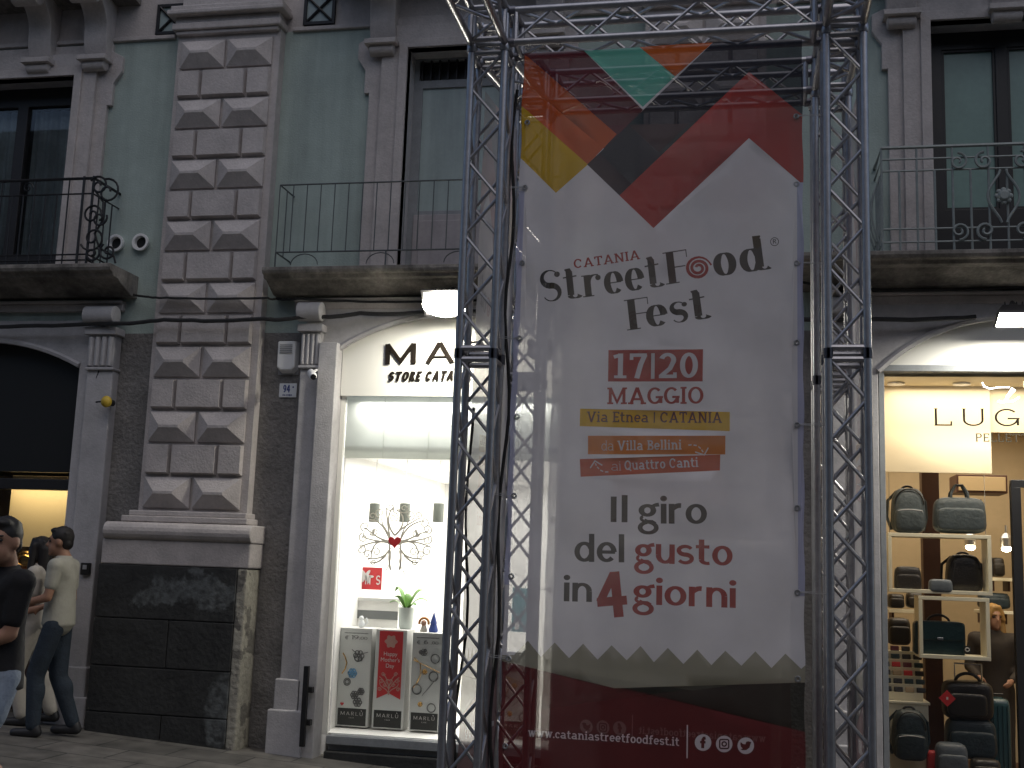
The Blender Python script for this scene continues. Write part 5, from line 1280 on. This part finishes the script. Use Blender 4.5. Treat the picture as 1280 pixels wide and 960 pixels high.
p = at(1184, 873, .64); b = MB(); r_ = .068; b.add([(p.x+r_*a, y, p.z+r_*c) for y in (.638, .642) for a, c in ((-1, 0), (0, -1), (1, 0), (0, 1))], [(0,1,2,3), (7,6,5,4), (0,4,5,1), (1,5,6,2), (2,6,7,3), (3,7,4,0)]); it.part(b, 'tag', 'red', 0, None, 'red diamond shaped tag with a white mark')
b = MB(); b.box(p.x-.008, p.x+.008, .634, .637, p.z-.01, p.z+.012); it.part(b, 'tag_mark', 'whiteprint')
holdall('dark blue nylon travel bag under the black trolley bag', (1180, 897, 1246, 948, .80), 'nylon_d', .12, False, 'travel_bag')
x, hw, zb, zt = pxbox(1236, 872, 1259, 975, 1.02); it = Item('suitcase', 'teal hard shell suitcase behind the travel bags', 'suitcase', (x, 1.02, zb)); h = zt-zb
b = MB(); superbox(b, (x, 1.02, zb+h*.5), (hw*1.15, .14, h*.5), .25); it.part(b, 'shell', 'shell')
for i in range(4): b = MB(); b.tube([(x-hw*.75+hw*.5*i, .878, zb+h*.08), (x-hw*.75+hw*.5*i, .874, zb+h*.5), (x-hw*.75+hw*.5*i, .878, zb+h*.92)], .006, 6); it.part(b, 'rib', 'shell')
b = MB(); b.tube([(x-.05, 1.02, zt-.01), (x-.05, 1.02, zt+.03), (x+.05, 1.02, zt+.03), (x+.05, 1.02, zt-.01)], .008, 8); it.part(b, 'handle', 'leather')
holdall('silver grey rucksack lying on the floor of the bag shop window', (1168, 928, 1210, 972, .64), 'silver', .10, False, 'rucksack')
holdall('dark olive handbag at the bottom of the bag shop window', (1212, 948, 1251, 975, .64), 'leather_b', .09, False, 'handbag')
holdall('red purse half hidden behind the silver rucksack', (1158, 938, 1174, 966, .70), 'red', .05, False, 'purse', False)
# wall shelves at the back
lvl = [(1236, 1264, 722, 2.4), (1222, 1262, 762, 2.4), (1108, 1158, 761, 2.4)]
for n_, (x0, x1, y, Y) in zip(('upper right wall shelf behind the tall black backpack', 'lower right wall shelf behind the cream frames', 'left wall shelf behind the small leather bag'), lvl):
    a, c = at(x0, y, Y), at(x1, y, Y); it = Item('wall_shelf', 'cream '+n_, 'shelf', (a.x, Y, a.z), 'wall shelves at the back of the bag shop'); b = MB(); b.box(a.x, c.x, Y-.18, Y+.2, a.z-.03, a.z); it.part(b, 'board', 'frame_w', .003)
    for q in (.15, .85): b = MB(); xx = a.x+(c.x-a.x)*q; b.box(xx-.01, xx+.01, Y-.05, Y+.2, a.z-.13, a.z-.031); it.part(b, 'shelf_bracket', 'brown')
for lab, box, m in (('black bag on the left wall shelf, nearer the shop window frame', (1109, 742, 1130, 760, 2.35), 'leather'), ('dark bag on the left wall shelf beside the brown column', (1132, 740, 1157, 760, 2.35), 'leather_b'), ('dark blue bag on the lower right wall shelf', (1222, 741, 1262, 761, 2.35), 'nylon_d'),
    ('black handbag on the upper right wall shelf', (1238, 697, 1254, 721, 2.35), 'leather'), ('grey box bag on the upper right wall shelf, by the black backpack', (1231, 694, 1239, 721, 2.42), 'silver')):
    holdall(lab, box, m, .12, False, 'shelf_bag')
holdall('black rucksack hanging low behind the briefcase, left', (1108, 772, 1138, 806, 1.6), 'leather', .12, False, 'rucksack')
holdall('tan holdall on the back wall behind the lower frame corner', (1210, 822, 1242, 842, 2.2), 'beige', .12, True)
# tan pendant canopy behind the grey laptop bag
b = MB(); a = at(1225, 612, 2.3); b.box(a.x-.24, a.x+.24, 2.2, 2.6, a.z-.04, a.z+.14); it = Item('wall_cabinet', 'brown wall cabinet behind the grey laptop bag', 'cabinet', (a.x, 2.4, a.z-.04)); it.part(b, 'body', 'brown', .004); b = MB(); b.box(a.x-.22, a.x+.22, 2.185, 2.199, a.z-.02, a.z+.12); it.part(b, 'door', 'wood', .003)

# ------------------------------------------------------------------ jewellery shop contents
def tower(label, x0, y0, x1, y1, Y, art_kind):
    x, hw, zb, zt = pxbox(x0, y0, x1, y1, Y); zb = .155; h = zt-zb; it = Item('display_tower', label, 'display stand', (x, Y, zb), 'printed display towers in the jewellery window')
    b = MB(); b.box(x-hw, x+hw, Y, Y+.28, zb, zt); it.part(b, 'carton', 'carton_s', .003)
    b = MB(); b.box(x-hw+.006, x+hw-.006, Y-.003, Y-.001, zb+.01, zt-.008); fr = it.part(b, 'printed_face', 'carton')
    f = Y-.005; L = lambda u, v: (x-hw+2*hw*u, zb+h*v)
    b = MB(); b.box(L(.06, 0)[0], L(.94, 0)[0], f, f+.001, zb+.012, zb+h*.185); it.part(b, 'black_label', 'labelblack')
    b = MB(); letters(b, fit_text('MARLU', THIN, L(.16, .115), L(.84, .115), h*.035, track=.4)+[[L(.775, .168), L(.805, .156), L(.815, .159), L(.79, .171)]], f-.002, f-.0005); letters(b, fit_text('CASA', THIN, L(.42, .085), L(.58, .085), h*.012, track=.4), f-.002, f-.0005); it.part(b, 'label_writing', 'whiteprint')
    def ring(mb, u, v, r, q=.004):
        c = L(u, v); mb.tube([(c[0]+r*math.cos(i*PI/12), f, c[1]+r*math.sin(i*PI/12)) for i in range(24)], q, 6, True)
    def flower(mb, u, v, r, q=.004):
        c = L(u, v)
        for k in range(6): mb.tube([(c[0]+r*.6*math.cos(k*PI/3)+r*.42*math.cos(i*PI/6), f, c[1]+r*.6*math.sin(k*PI/3)+r*.42*math.sin(i*PI/6)) for i in range(12)], q, 5, True)
        ring(mb, u, v, r*.25, q)
    if art_kind == 'red':
        b = MB(); V = [L(.12, .985), L(.12, .30), L(.5, .36), L(.88, .30), L(.88, .985)]; letters(b, [V[::-1]], f-.001, f+.001); it.part(b, 'red_ribbon', 'red')
        b = MB(); letters(b, [[(L(.5, .88)[0]+.055*(1+.15*math.cos(6*t))*math.cos(t), L(.5, .88)[1]+.055*(1+.15*math.cos(6*t))*math.sin(t)) for t in [i*PI/20 for i in range(40)]]], f-.004, f-.0015); it.part(b, 'rose_print', 'rose')
        b = MB()
        for s_, u0, u1, v in (('Ha', .3, .42, .735), ('r', .66, .70, .735), ('Moter', .26, .66, .675), ("s", .72, .78, .675), ('Da', .36, .52, .615)): pass
        b.cur = 0; it_txt = fit_text("Hann'", THIN, L(.30, .735), L(.70, .735), h*.035)
        for s_, u, v in (('Happy', .5, .735), ("Mother's", .5, .675), ('Day', .5, .615)):
            cu = bpy.data.curves.new('t', 'FONT'); cu.body = s_; cu.align_x = 'CENTER'; cu.size = h*.058; to = bpy.data.objects.new('t', cu); C.objects.link(to)
            bpy.context.view_layer.update(); me = bpy.data.meshes.new_from_object(to.evaluated_get(bpy.context.evaluated_depsgraph_get())); c = L(u, v)
            b.add([(c[0]+q.co.x, f-.003, c[1]+q.co.y) for q in me.vertices], [list(p.vertices) for p in me.polygons]); bpy.data.objects.remove(to)
        it.part(b, 'greeting_writing', 'whiteprint')
        b = MB()
        for s in (-1, 1):
            for q in (bez((.5, .34), (.5+s*.02, .42), (.5+s*.3, .40), (.5+s*.30, .46)), bez((.5, .36), (.5, .46), (.5+s*.06, .5), (.5+s*.2, .55)), bez((.5, .40), (.5+s*.1, .44), (.5+s*.2, .5), (.5+s*.32, .52))):
                b.tube([(L(*p)[0], f-.002, L(*p)[1]) for p in q], .004, 5)
            for u, v, r in ((.24, .48, .022), (.20, .40, .02), (.30, .55, .02), (.36, .44, .018)): c = L(.5+s*(.5-u), v); b.tube([(p[0], f-.002, p[1]) for p in spiral(c, r, 0, s, 1.4)], .0035, 5)
        c = L(.5, .47); b.tube([(c[0]+.03*(16*math.sin(t)**3)/16, f-.002, c[1]+.03*(13*math.cos(t)-5*math.cos(2*t)-2*math.cos(3*t)-math.cos(4*t))/16) for t in [i*PI/12 for i in range(24)]], .004, 5, True)
        it.part(b, 'tree_print', 'rose')
    else:
        price = {'a': '19,00', 'b': '6,00', 'c': '9,00'}[art_kind]
        b = MB(); letters(b, fit_text(price.split(',')[0], THIN, L(.38, .885), L(.58 if art_kind == 'a' else .52, .885), h*.042), f-.001, f+.001); letters(b, fit_text(','+price.split(',')[1], THIN, L(.62, .885), L(.86, .885), h*.03), f-.001, f+.001)
        c = L(.22, .90); S_ = Style(); 
        letters(b, stroke_quads(arc(c[0], c[1], .014, .015, 50, 310), .004, S_)+stroke_quads([(c[0]-.02, c[1]+.004), (c[0]+.008, c[1]+.004)], .003, S_)+stroke_quads([(c[0]-.02, c[1]-.004), (c[0]+.008, c[1]-.004)], .003, S_), f-.001, f+.001)
        for i in range(18): b.box(L(.14+.042*i, 0)[0], L(.14+.042*i+.03, 0)[0], f-.001, f, L(0, .945)[1], L(0, .953)[1])
        it.part(b, 'price_writing', 'inkgrey')
        g, s, bl = MB(), MB(), MB()
        if art_kind == 'a':
            g.tube([(L(u, v)[0], f, L(u, v)[1]) for u, v in ((.12, .74), (.2, .70), (.26, .64), (.22, .58), (.12, .53))], .006, 6); flower(bl, .45, .54, .04, .007); ring(s, .3, .45, .032); ring(s, .3, .45, .02); flower(s, .62, .72, .05); ring(s, .6, .70, .035)
            s.tube([(L(u, v)[0], f, L(u, v)[1]) for u, v in ((.4, .78), (.6, .73), (.9, .76))], .003, 5); flower(s, .55, .32, .035, .006); flower(s, .75, .36, .03, .006); flower(s, .66, .25, .04, .006)
            hp_ = MB(); c = L(.18, .225); letters(hp_, [[(c[0]+.018*(16*math.sin(t)**3)/16, c[1]+.018*(13*math.cos(t)-5*math.cos(2*t)-2*math.cos(3*t)-math.cos(4*t))/16) for t in [i*PI/12 for i in range(24)]]], f-.001, f+.001); it.part(hp_, 'heart_print', 'red')
        else:
            g.tube([(L(u, v)[0], f, L(u, v)[1]) for u, v in ((.08, .74), (.3, .68), (.33, .58), (.2, .48), (.05, .42))], .005, 6); g.tube([(L(u, v)[0], f, L(u, v)[1]) for u, v in ((.05, .72), (.5, .66), (.95, .60))], .003, 5); flower(g, .35, .27, .02); ring(s, .75, .56, .042, .006); ring(s, .22, .42, .042, .006); ring(s, .78, .74, .04, .004); ring(s, .72, .24, .038, .005); flower(s, .4, .80, .03); flower(s, .3, .88-.08, .018); flower(g, .45, .60, .022)
            s.tube([(L(u, v)[0], f, L(u, v)[1]) for u, v in ((.9, .56), (.4, .36))], .003, 5)
            ring(bl, .95, .70, .001)
        it.part(g, 'gold_chain_print', 'gold'); it.part(s, 'silver_jewel_print', 'inkgrey')
        if art_kind == 'a': it.part(bl, 'blue_flower_print', 'blueprint')
    return it
tower('white printed display tower priced 19,00 with a blue flower, leftmost in the jewellery window', 422, 785, 462, 922, .55, 'a')
tower('display tower with a red ribbon wishing a happy day, middle of the jewellery window', 467, 787, 506, 924, .55, 'red')
tower('white printed display tower priced 6,00 with rings and chains, beside the truss post', 513, 791, 551, 928, .55, 'b')
tower('white printed display tower standing behind the banner edge, last to the right', 622, 815, 668, 932, .55, 'c')
for px in (468, 506, 548):
    p = at(px, 641, .95); o = Item('pendant_lamp', {468: 'leftmost sage grey cylinder pendant lamp behind the tree decal', 506: 'middle sage grey cylinder pendant lamp right above the red heart', 548: 'sage grey cylinder pendant lamp nearest the truss post'}[px], 'pendant lamp', (p.x, .95, p.z), 'cylinder pendant lamps of the jewellery shop')
    b = MB(); b.lathe(p, [(.03, .095), (.052, .09), (.052, -.09), (.046, -.09), (.044, .07)], 20); o.part(b, 'lamp_shade', 'lampshade'); b = MB(); b.tube([p+Vector((0, 0, .09)), (p.x, p.y, 2.66)], .003, 5); o.part(b, 'cord', 'plastic_grey')
# red poster on the counter, plant and figures
x, hw, zb, zt = pxbox(446, 709, 477, 737, 1.1); it = Item('poster', 'red poster with white letters standing on the counter behind the tree decal', 'poster', (x, 1.1, zb)); b = MB(); b.box(x-hw, x+hw, 1.1, 1.115, zb, zt); it.part(b, 'board', 'red'); b = MB(); letters(b, fit_text('MY S', GOTH, (x-hw*.3, zb+.05), (x+hw*.9, zb+.05), .09), 1.095, 1.099)
letters(b, [[(x-hw*.3+.06*(1+.45*math.cos(6*t))*math.cos(t), zt-.09+.05*(1+.45*math.cos(6*t))*math.sin(t)) for t in [i*PI/20 for i in range(40)]]], 1.095, 1.099); it.part(b, 'white_writing', 'whiteprint')
x0, x1 = at(424, 750, 1.2).x, at(505, 750, 1.2).x; zt = at(450, 746, 1.2).z
it = Item('shop_counter', 'white counter with a grey band behind the display towers', 'counter', ((x0+x1)/2, 1.3, .14)); b = MB(); b.box(x0, x1, 1.02, 1.6, .14, zt-.03); it.part(b, 'body', 'shopwhite'); b = MB(); b.box(x0-.02, x1+.02, 1.0, 1.62, zt-.029, zt); it.part(b, 'top', 'carton_s'); b = MB(); b.box(x0, x1, 1.012, 1.019, zt-.20, zt-.12); it.part(b, 'band', 'counterband')
p = at(507, 783, .76); it = Item('orchid_pot', 'green leafy plant in a glass vase among the display towers', 'plant', (p.x, .76, at(507, 787, .66).z))
zt = at(507, 787, .66).z; b = MB(); b.lathe((p.x, .76, zt), [(.05, 0), (.065, .02), (.075, .2), (.06, .2), (.055, .03)], 20); it.part(b, 'vase', 'pot')
for a, l, tl in ((.3, .20, .8), (1.6, .24, 1.0), (2.9, .18, .6), (4.2, .22, .9), (5.4, .18, .5), (2.2, .26, 1.4), (.9, .25, 1.3)):
    b = MB(); d = Vector((math.cos(a), math.sin(a)*.5, 0)); n_ = 8; sd = Vector((-d.y, d.x, .2)).normalized(); pts = [Vector((p.x, .76, zt+.16))+d*l*(t/n_)+Vector((0, 0, .16*tl*math.sin(PI*.7*t/n_))) for t in range(n_+1)]
    vs = []
    for i, q in enumerate(pts): w2 = .035*math.sin(PI*(i+.4)/(n_+.8)); vs += [q-sd*w2, q+Vector((0, 0, .008)), q+sd*w2]
    b.add(vs, [f for i in range(n_) for f in ((i*3, i*3+1, i*3+4, i*3+3), (i*3+1, i*3+2, i*3+5, i*3+4))], True); it.part(b, 'leaf', 'leaf')
z0 = at(530, 791, .68).z; p = at(530, 780, .68); it = Item('felt_figure', 'small orange haloed felt figure on top of the display tower', 'ornament', (p.x, .68, z0)); b = MB(); b.lathe((p.x, .68, z0), [(.03, 0), (.035, .02), (.02, .07), (.0, .075)], 14); it.part(b, 'dress', 'pale'); b = MB(); b.tube([(p.x+.045*math.cos(a), .68, z0+.09+.045*math.sin(a)) for a in [PI*(i/12)*1.2-.3 for i in range(13)]], .012, 8); it.part(b, 'halo', 'orange'); b = MB(); b.ellipsoid((p.x, .67, z0+.09), (.026, .026, .028)); it.part(b, 'head', 'skin')
p = at(542, 780, .68); it = Item('felt_gnome', 'small blue pointed felt gnome on top of the display tower', 'ornament', (p.x, .68, z0)); b = MB(); b.lathe((p.x, .68, z0), [(.04, 0), (.045, .03), (.03, .08), (.026, .09)], 14); it.part(b, 'coat', 'bluefelt'); b = MB(); b.lathe((p.x, .68, z0+.088), [(.034, 0), (.022, .04), (.003, .10)], 14); it.part(b, 'hat', 'bluefelt')
p = at(452, 778, .68); z0 = at(440, 785, .68).z; it = Item('china_rabbit', 'small white china figure on top of the leftmost display tower', 'ornament', (p.x, .68, z0)); b = MB(); b.ellipsoid((p.x, .68, z0+.04), (.03, .03, .042)); b.ellipsoid((p.x, .67, z0+.095), (.022, .022, .024)); it.part(b, 'body', 'enamel'); b = MB(); b.tube([(p.x+.03, .68, z0+.03), (p.x+.06, .68, z0+.06), (p.x+.045, .68, z0+.1)], .008, 6); it.part(b, 'tail', 'enamel')
x, hw, zb, zt = pxbox(640, 735, 662, 790, 1.3); it = Item('teal_poster', 'teal poster inside the jewellery shop seen through the banner', 'poster', (x, 1.3, zb)); b = MB(); b.box(x-hw, x+hw, 1.3, 1.315, zb, zt); it.part(b, 'board', 'teal'); b = MB(); b.box(x-hw*.6, x-hw*.1, 1.294, 1.299, zb+.02, zb+.14); it.part(b, 'white_picture', 'whiteprint')
# left shop display
p = at(33, 701, .5); it = Item('jewel_bust', 'oval gilt display stand glowing in the left shop window behind the passers-by', 'display stand', (p.x, .5, 1.22)); b = MB(); b.ellipsoid((p.x, .5, p.z), (.12, .05, .10)); it.part(b, 'oval_body', 'gold'); b = MB(); b.lathe((p.x, .5, 1.222), [(.08, 0), (.08, .012), (.02, .03), (.015, max(.05, p.z-1.22-.08))], 16); it.part(b, 'foot', 'gold')
b = MB(); b.tube([(p.x+.07*math.cos(a), .455, p.z+.05*math.sin(a)) for a in [PI*i/10 for i in range(20)]], .012, 6, True); it.part(b, 'necklace', 'gold')

# ------------------------------------------------------------------ people
def remesh(mb, name, m, parent, inv, vox=.013, smooth=6):
    o = mb.build(name, m, None, fix=False); r_ = o.modifiers.new('r', 'REMESH'); r_.mode = 'VOXEL'; r_.voxel_size = vox; r_.use_smooth_shade = True
    s_ = o.modifiers.new('s', 'SMOOTH'); s_.iterations = smooth; s_.factor = .5
    bpy.context.view_layer.update(); dg = bpy.context.evaluated_depsgraph_get(); me = bpy.data.meshes.new_from_object(o.evaluated_get(dg)); bpy.data.objects.remove(o)
    me.polygons.foreach_set('use_smooth', [True]*len(me.polygons)); k = bpy.data.objects.new(name, me); C.objects.link(k); k.parent = parent; k.matrix_parent_inverse = inv; return k
def person(label, X, Y, heading, H, pose, wear, hair, skin='skin', vox=.013):
    zg = ground_z(X) if Y < 0 else wear.get('floor', -.15); s = H/1.75; R = Matrix.Rotation(heading, 3, 'Z'); O = Vector((X, Y, zg))
    W = lambda p: O+R @ (Vector(p)*s)
    root = thing('person', label, 'person', O); inv = Matrix.Translation(-O)
    J = dict(pelvis=(0, 0, .96), waist=(0, .0, 1.10), chest=(0, .01, 1.30), neck=(0, -.01, 1.47), head=(0, .03, 1.63), hipL=(-.09, 0, .93), hipR=(.09, 0, .93), shL=(-.185, 0, 1.42), shR=(.185, 0, 1.42)); J.update(pose)
    hd = J['head']; yaw = pose.get('yaw', 0.0); RH = Matrix.Rotation(yaw, 3, 'Z'); HP = lambda p: W(Vector(hd)+RH @ Vector(p)); RR = R @ RH
    b = MB()
    def cap(mb, a, c, ra, rb, ex=0): mb.capsule(W(J[a] if isinstance(a, str) else a), W(J[c] if isinstance(c, str) else c), (ra+ex)*s, (rb+ex)*s, 14)
    def torso(mb, ex, lo=True, hi=True):
        if hi:
            px_, py_ = J['chest'][0], J['chest'][1]
            rg = [(1.515, .052, .05), (1.475, .085, .062), (1.44, .135, .078), (1.39, .168, .095), (1.32, .175, .108), (1.24, .166, .107), (1.15, .152, .098), (1.06, .150, .098), (.98, .160, .106)]
            mb.loft([(W((px_*(z-.96)/.34, py_*(z-.96)/.34-(.012 if z > 1.4 else 0), z)), (a_*(.92 if wear.get('slim') else 1)+ex)*s, (c_+ex)*s) for z, a_, c_ in rg][::-1], R)
            mb.capsule(W(Vector(J['shL'])*.8+Vector((0, 0, 1.42))*.2), W(Vector(J['shR'])*.8+Vector((0, 0, 1.42))*.2), (.056+ex)*s, (.056+ex)*s)
            cap(mb, 'shL', Vector(J['shL'])*.5+Vector(J['chest'])*.5, .058, .09, ex); cap(mb, 'shR', Vector(J['shR'])*.5+Vector(J['chest'])*.5, .058, .09, ex)
        if lo: mb.ellipsoid(W(J['pelvis']), tuple((q+ex)*s for q in (.155, .108, .12)), R, 20, 12)
    # body: one continuous mesh
    torso(b, 0); cap(b, 'neck', Vector(hd)+Vector((0, -.02, -.05)), .058, .052); cap(b, 'neck', J['chest'], .065, .09)
    b.ellipsoid(HP((0, -.012, .03)), tuple(q*s for q in (.076, .094, .092)), RR, 20, 14); b.ellipsoid(HP((0, .022, -.045)), tuple(q*s for q in (.058, .066, .072)), RR, 18, 12)
    b.capsule(HP((0, .088, .015)), HP((0, .108, -.025)), .010*s, .016*s); b.ellipsoid(HP((0, .078, .035)), tuple(q*s for q in (.05, .018, .012)), RR)
    b.ellipsoid(HP((0, .082, -.062)), tuple(q*s for q in (.024, .012, .010)), RR); b.ellipsoid(HP((0, .07, -.10)), tuple(q*s for q in (.022, .02, .018)), RR)
    for e in (-1, 1): b.ellipsoid(HP((e*.078, -.01, .0)), tuple(q*s for q in (.012, .024, .034)), RR)
    for sd in ('L', 'R'):
        cap(b, 'sh'+sd, 'el'+sd, .050, .038); cap(b, 'el'+sd, 'wr'+sd, .040, .027)
        cap(b, 'hip'+sd, 'kn'+sd, .082, .055); cap(b, 'kn'+sd, 'an'+sd, .055, .038); mid = Vector(J['kn'+sd])*.66+Vector(J['an'+sd])*.34+Vector((0, -.012, 0)); b.ellipsoid(W(mid), tuple(q*s for q in (.045, .047, .10)), R)
        wr = Vector(J['wr'+sd]); fa = (wr-Vector(J['el'+sd])).normalized(); side = Vector((1 if sd == 'L' else -1, 0, 0)); side = (side-fa*side.dot(fa)).normalized(); nrm = fa.cross(side)
        palm = wr+fa*.055; b.capsule(W(wr+fa*.01), W(palm+fa*.02), .026*s, .032*s)
        curl_ = pose.get('curl', .5)
        for k in range(4):
            off = nrm*(-.027+.018*k); ln = (.062, .072, .068, .054)[k]; p0 = palm+fa*.03+off; d1 = (fa+side*curl_*.4).normalized(); p1 = p0+d1*ln*.55; d2 = (fa*(1-curl_*.5)+side*curl_).normalized(); b.capsule(W(p0), W(p1), .0095*s, .009*s, 8); b.capsule(W(p1), W(p1+d2*ln*.5), .009*s, .0075*s, 8)
        t0 = wr+fa*.03-nrm*.022; b.capsule(W(t0), W(t0+(fa*.7-nrm*.6+side*.35).normalized()*.055), .012*s, .009*s, 8)
        toe = pose.get('toe'+sd, (0, .15, 0)); an = Vector(J['an'+sd]); b.capsule(W(an+Vector((0, -.03, -.05))), W(an+Vector(toe)+Vector((0, 0, -.055))), .035*s, .03*s)
    body = remesh(b, 'body', skin, root, inv, vox)
    for e in (-1, 1):
        m_ = MB(); m_.ellipsoid(HP((e*.031, .073, .012)), tuple(q*s for q in (.014, .011, .009)), RR, 12, 8); k = m_.build('eye', 'lens', root); k.matrix_parent_inverse = inv
        m_ = MB(); m_.capsule(HP((e*.014, .091, .034)), HP((e*.048, .078, .036)), .006*s, .004*s, 8); k = m_.build('eyebrow', hair[1], root); k.matrix_parent_inverse = inv
    # hair
    h_ = MB(); h_.ellipsoid(HP((0, -.022, .048)), tuple(q*s for q in (.083, .097, .088)), RR, 22, 14); h_.ellipsoid(HP((0, .03, .102)), tuple(q*s for q in (.062, .055, .03)), RR)
    if hair[0] == 'long':
        for q in (-1, 1): h_.capsule(HP((q*.07, .0, .05)), HP((q*.088, .015, -.26)), .036*s, .034*s); h_.capsule(HP((q*.03, .055, .105)), HP((q*.078, .035, -.02)), .024*s, .026*s)
        h_.capsule(HP((0, -.07, .02)), HP((0, -.085, -.30)), .07*s, .055*s)
    else:
        h_.ellipsoid(HP((0, -.06, -.005)), tuple(q*s for q in (.072, .055, .06)), RR)
    for _ in range(40):
        a, c = rnd.uniform(0, 2*PI), rnd.uniform(.1, 1.3); h_.ellipsoid(HP((.078*math.sin(c)*math.cos(a), -.022+.092*math.sin(c)*math.sin(a)*(.8 if math.sin(a) > 0 else 1), .05+.084*math.cos(c))), (.016*s, .016*s, .014*s), None, 8, 6)
    remesh(h_, 'hair', hair[1], root, inv, .011, 2)
    # clothes
    if wear['top']:
        t = MB(); torso(t, .016); hem = wear.get('hem', .88)
        t.loft([(W((0, 0, z)), (.186-.02*(z-hem)/.3)*s*(.92 if wear.get('slim') else 1), (.135-.02*(z-hem)/.3)*s) for z in (hem, hem+.05, hem+.12, hem+.2, hem+.3)], R)
        sl = wear.get('sleeve', .62)
        for sd in ('L', 'R'):
            a, e, w_ = Vector(J['sh'+sd]), Vector(J['el'+sd]), Vector(J['wr'+sd])
            t.capsule(W(a), W(a.lerp(e, min(sl, 1))), .068*s, .058*s)
            if sl > 1: t.capsule(W(e), W(e.lerp(w_, .92)), .054*s, .042*s)
        remesh(t, wear['top'][0], wear['top'][1], root, inv, vox)
    if wear['bottom']:
        t = MB(); t.ellipsoid(W(J['pelvis']), tuple(q*s for q in (.168, .122, .13)), R, 20, 12); ln = wear.get('leg', 1.95)
        for sd in ('L', 'R'):
            a, k_, n_ = Vector(J['hip'+sd]), Vector(J['kn'+sd]), Vector(J['an'+sd]); wd = wear.get('wide', 1.0)
            t.capsule(W(a), W(a.lerp(k_, min(ln, 1))), .090*s, (.080 if ln > 1 else .092)*s*wd)
            if ln > 1: t.ellipsoid(W(k_*.66+n_*.34+Vector((0, -.014, 0))), tuple(q*s for q in (.068, .072, .13)), R); t.capsule(W(k_), W(k_.lerp(n_, ln-1)), .078*s*wd, .060*s*wd*wear.get('flare', 1))
        remesh(t, wear['bottom'][0], wear['bottom'][1], root, inv, vox)
    for sd in ('L', 'R'):
        t = MB(); an = Vector(J['an'+sd]); toe = Vector(pose.get('toe'+sd, (0, .15, 0))); t.capsule(W(an+Vector((0, -.035, -.045))), W(an+toe+Vector((0, 0, -.052))), .044*s, .038*s); t.capsule(W(an+Vector((0, -.02, -.01))), W(an+Vector((0, -.03, -.045))), .046*s, .046*s); remesh(t, 'shoe', wear.get('shoe', 'shoe'), root, inv, .011, 3)
    return root
# man in black shirt, walking towards the viewer at the left edge
p = at(17, 668, -4.1)
person('man in black shirt and pale denim shorts striding past at the left edge', p.x-.02, -4.1, math.radians(150), 1.83,
    dict(head=(-.05, .06, 1.62), elL=(-.17, .03, 1.15), wrL=(-.02, .23, 1.06), elR=(.205, -.05, 1.15), wrR=(.17, .05, .93), knL=(-.09, .14, .50), anL=(-.09, .02, .09), knR=(.09, -.02, .49), anR=(.09, -.22, .12), yaw=.55, curl=.6),
    dict(slim=1, top=('shirt', 'dshirt'), hem=.86, sleeve=.7, bottom=('shorts', 'denim'), leg=.46), ('short', 'hair'))
p = at(78, 700, -.75)
person('man in pale t-shirt and dark blue jeans, forearm bent, beside the left shop', p.x+.02, -.75, math.radians(102), 1.76,
    dict(head=(-.01, .05, 1.62), elL=(-.22, .03, 1.16), wrL=(-.16, .26, 1.10), elR=(.22, -.02, 1.14), wrR=(.17, .22, 1.06), knL=(-.08, .12, .52), anL=(-.09, .10, .09), knR=(.08, -.01, .50), anR=(.09, -.17, .10), yaw=.1, curl=.7),
    dict(slim=1, top=('tshirt', 'tshirt'), hem=.92, sleeve=.6, bottom=('jeans', 'jeans'), leg=1.97), ('short', 'hair'))
p = at(50, 712, -.45)
person('woman with long dark hair in pale clothes walking beside the man in the pale t-shirt', p.x-.02, -.40, math.radians(105), 1.64,
    dict(elL=(-.22, -.02, 1.15), wrL=(-.18, .16, 1.02), elR=(.22, -.02, 1.14), wrR=(.20, .16, .98), knL=(-.08, .12, .50), anL=(-.08, .02, .09), knR=(.08, -.04, .50), anR=(.09, -.20, .11), yaw=-.5, curl=.6),
    dict(slim=1, top=('blouse', 'pale'), hem=.90, sleeve=.7, bottom=('trousers', 'pale'), leg=1.93, wide=1.0, flare=1.15), ('long', 'hair'))
p = at(1243, 785, 1.9)
person('blonde shop assistant in a dark jacket inside the bag shop, beside the cream display frame', p.x, 1.9, math.radians(165), 1.66,
    dict(elL=(-.24, 0, 1.14), wrL=(-.16, .22, 1.04), elR=(.24, 0, 1.14), wrR=(.14, .22, 1.06), knL=(-.09, .03, .50), anL=(-.10, 0, .09), knR=(.09, .03, .50), anR=(.10, 0, .09), yaw=.5, curl=.6),
    dict(slim=1, top=('jacket', 'jacket'), hem=.82, sleeve=1.5, bottom=('trousers', 'jacket'), leg=1.95, floor=-.2), ('long', 'blond'), vox=.016)
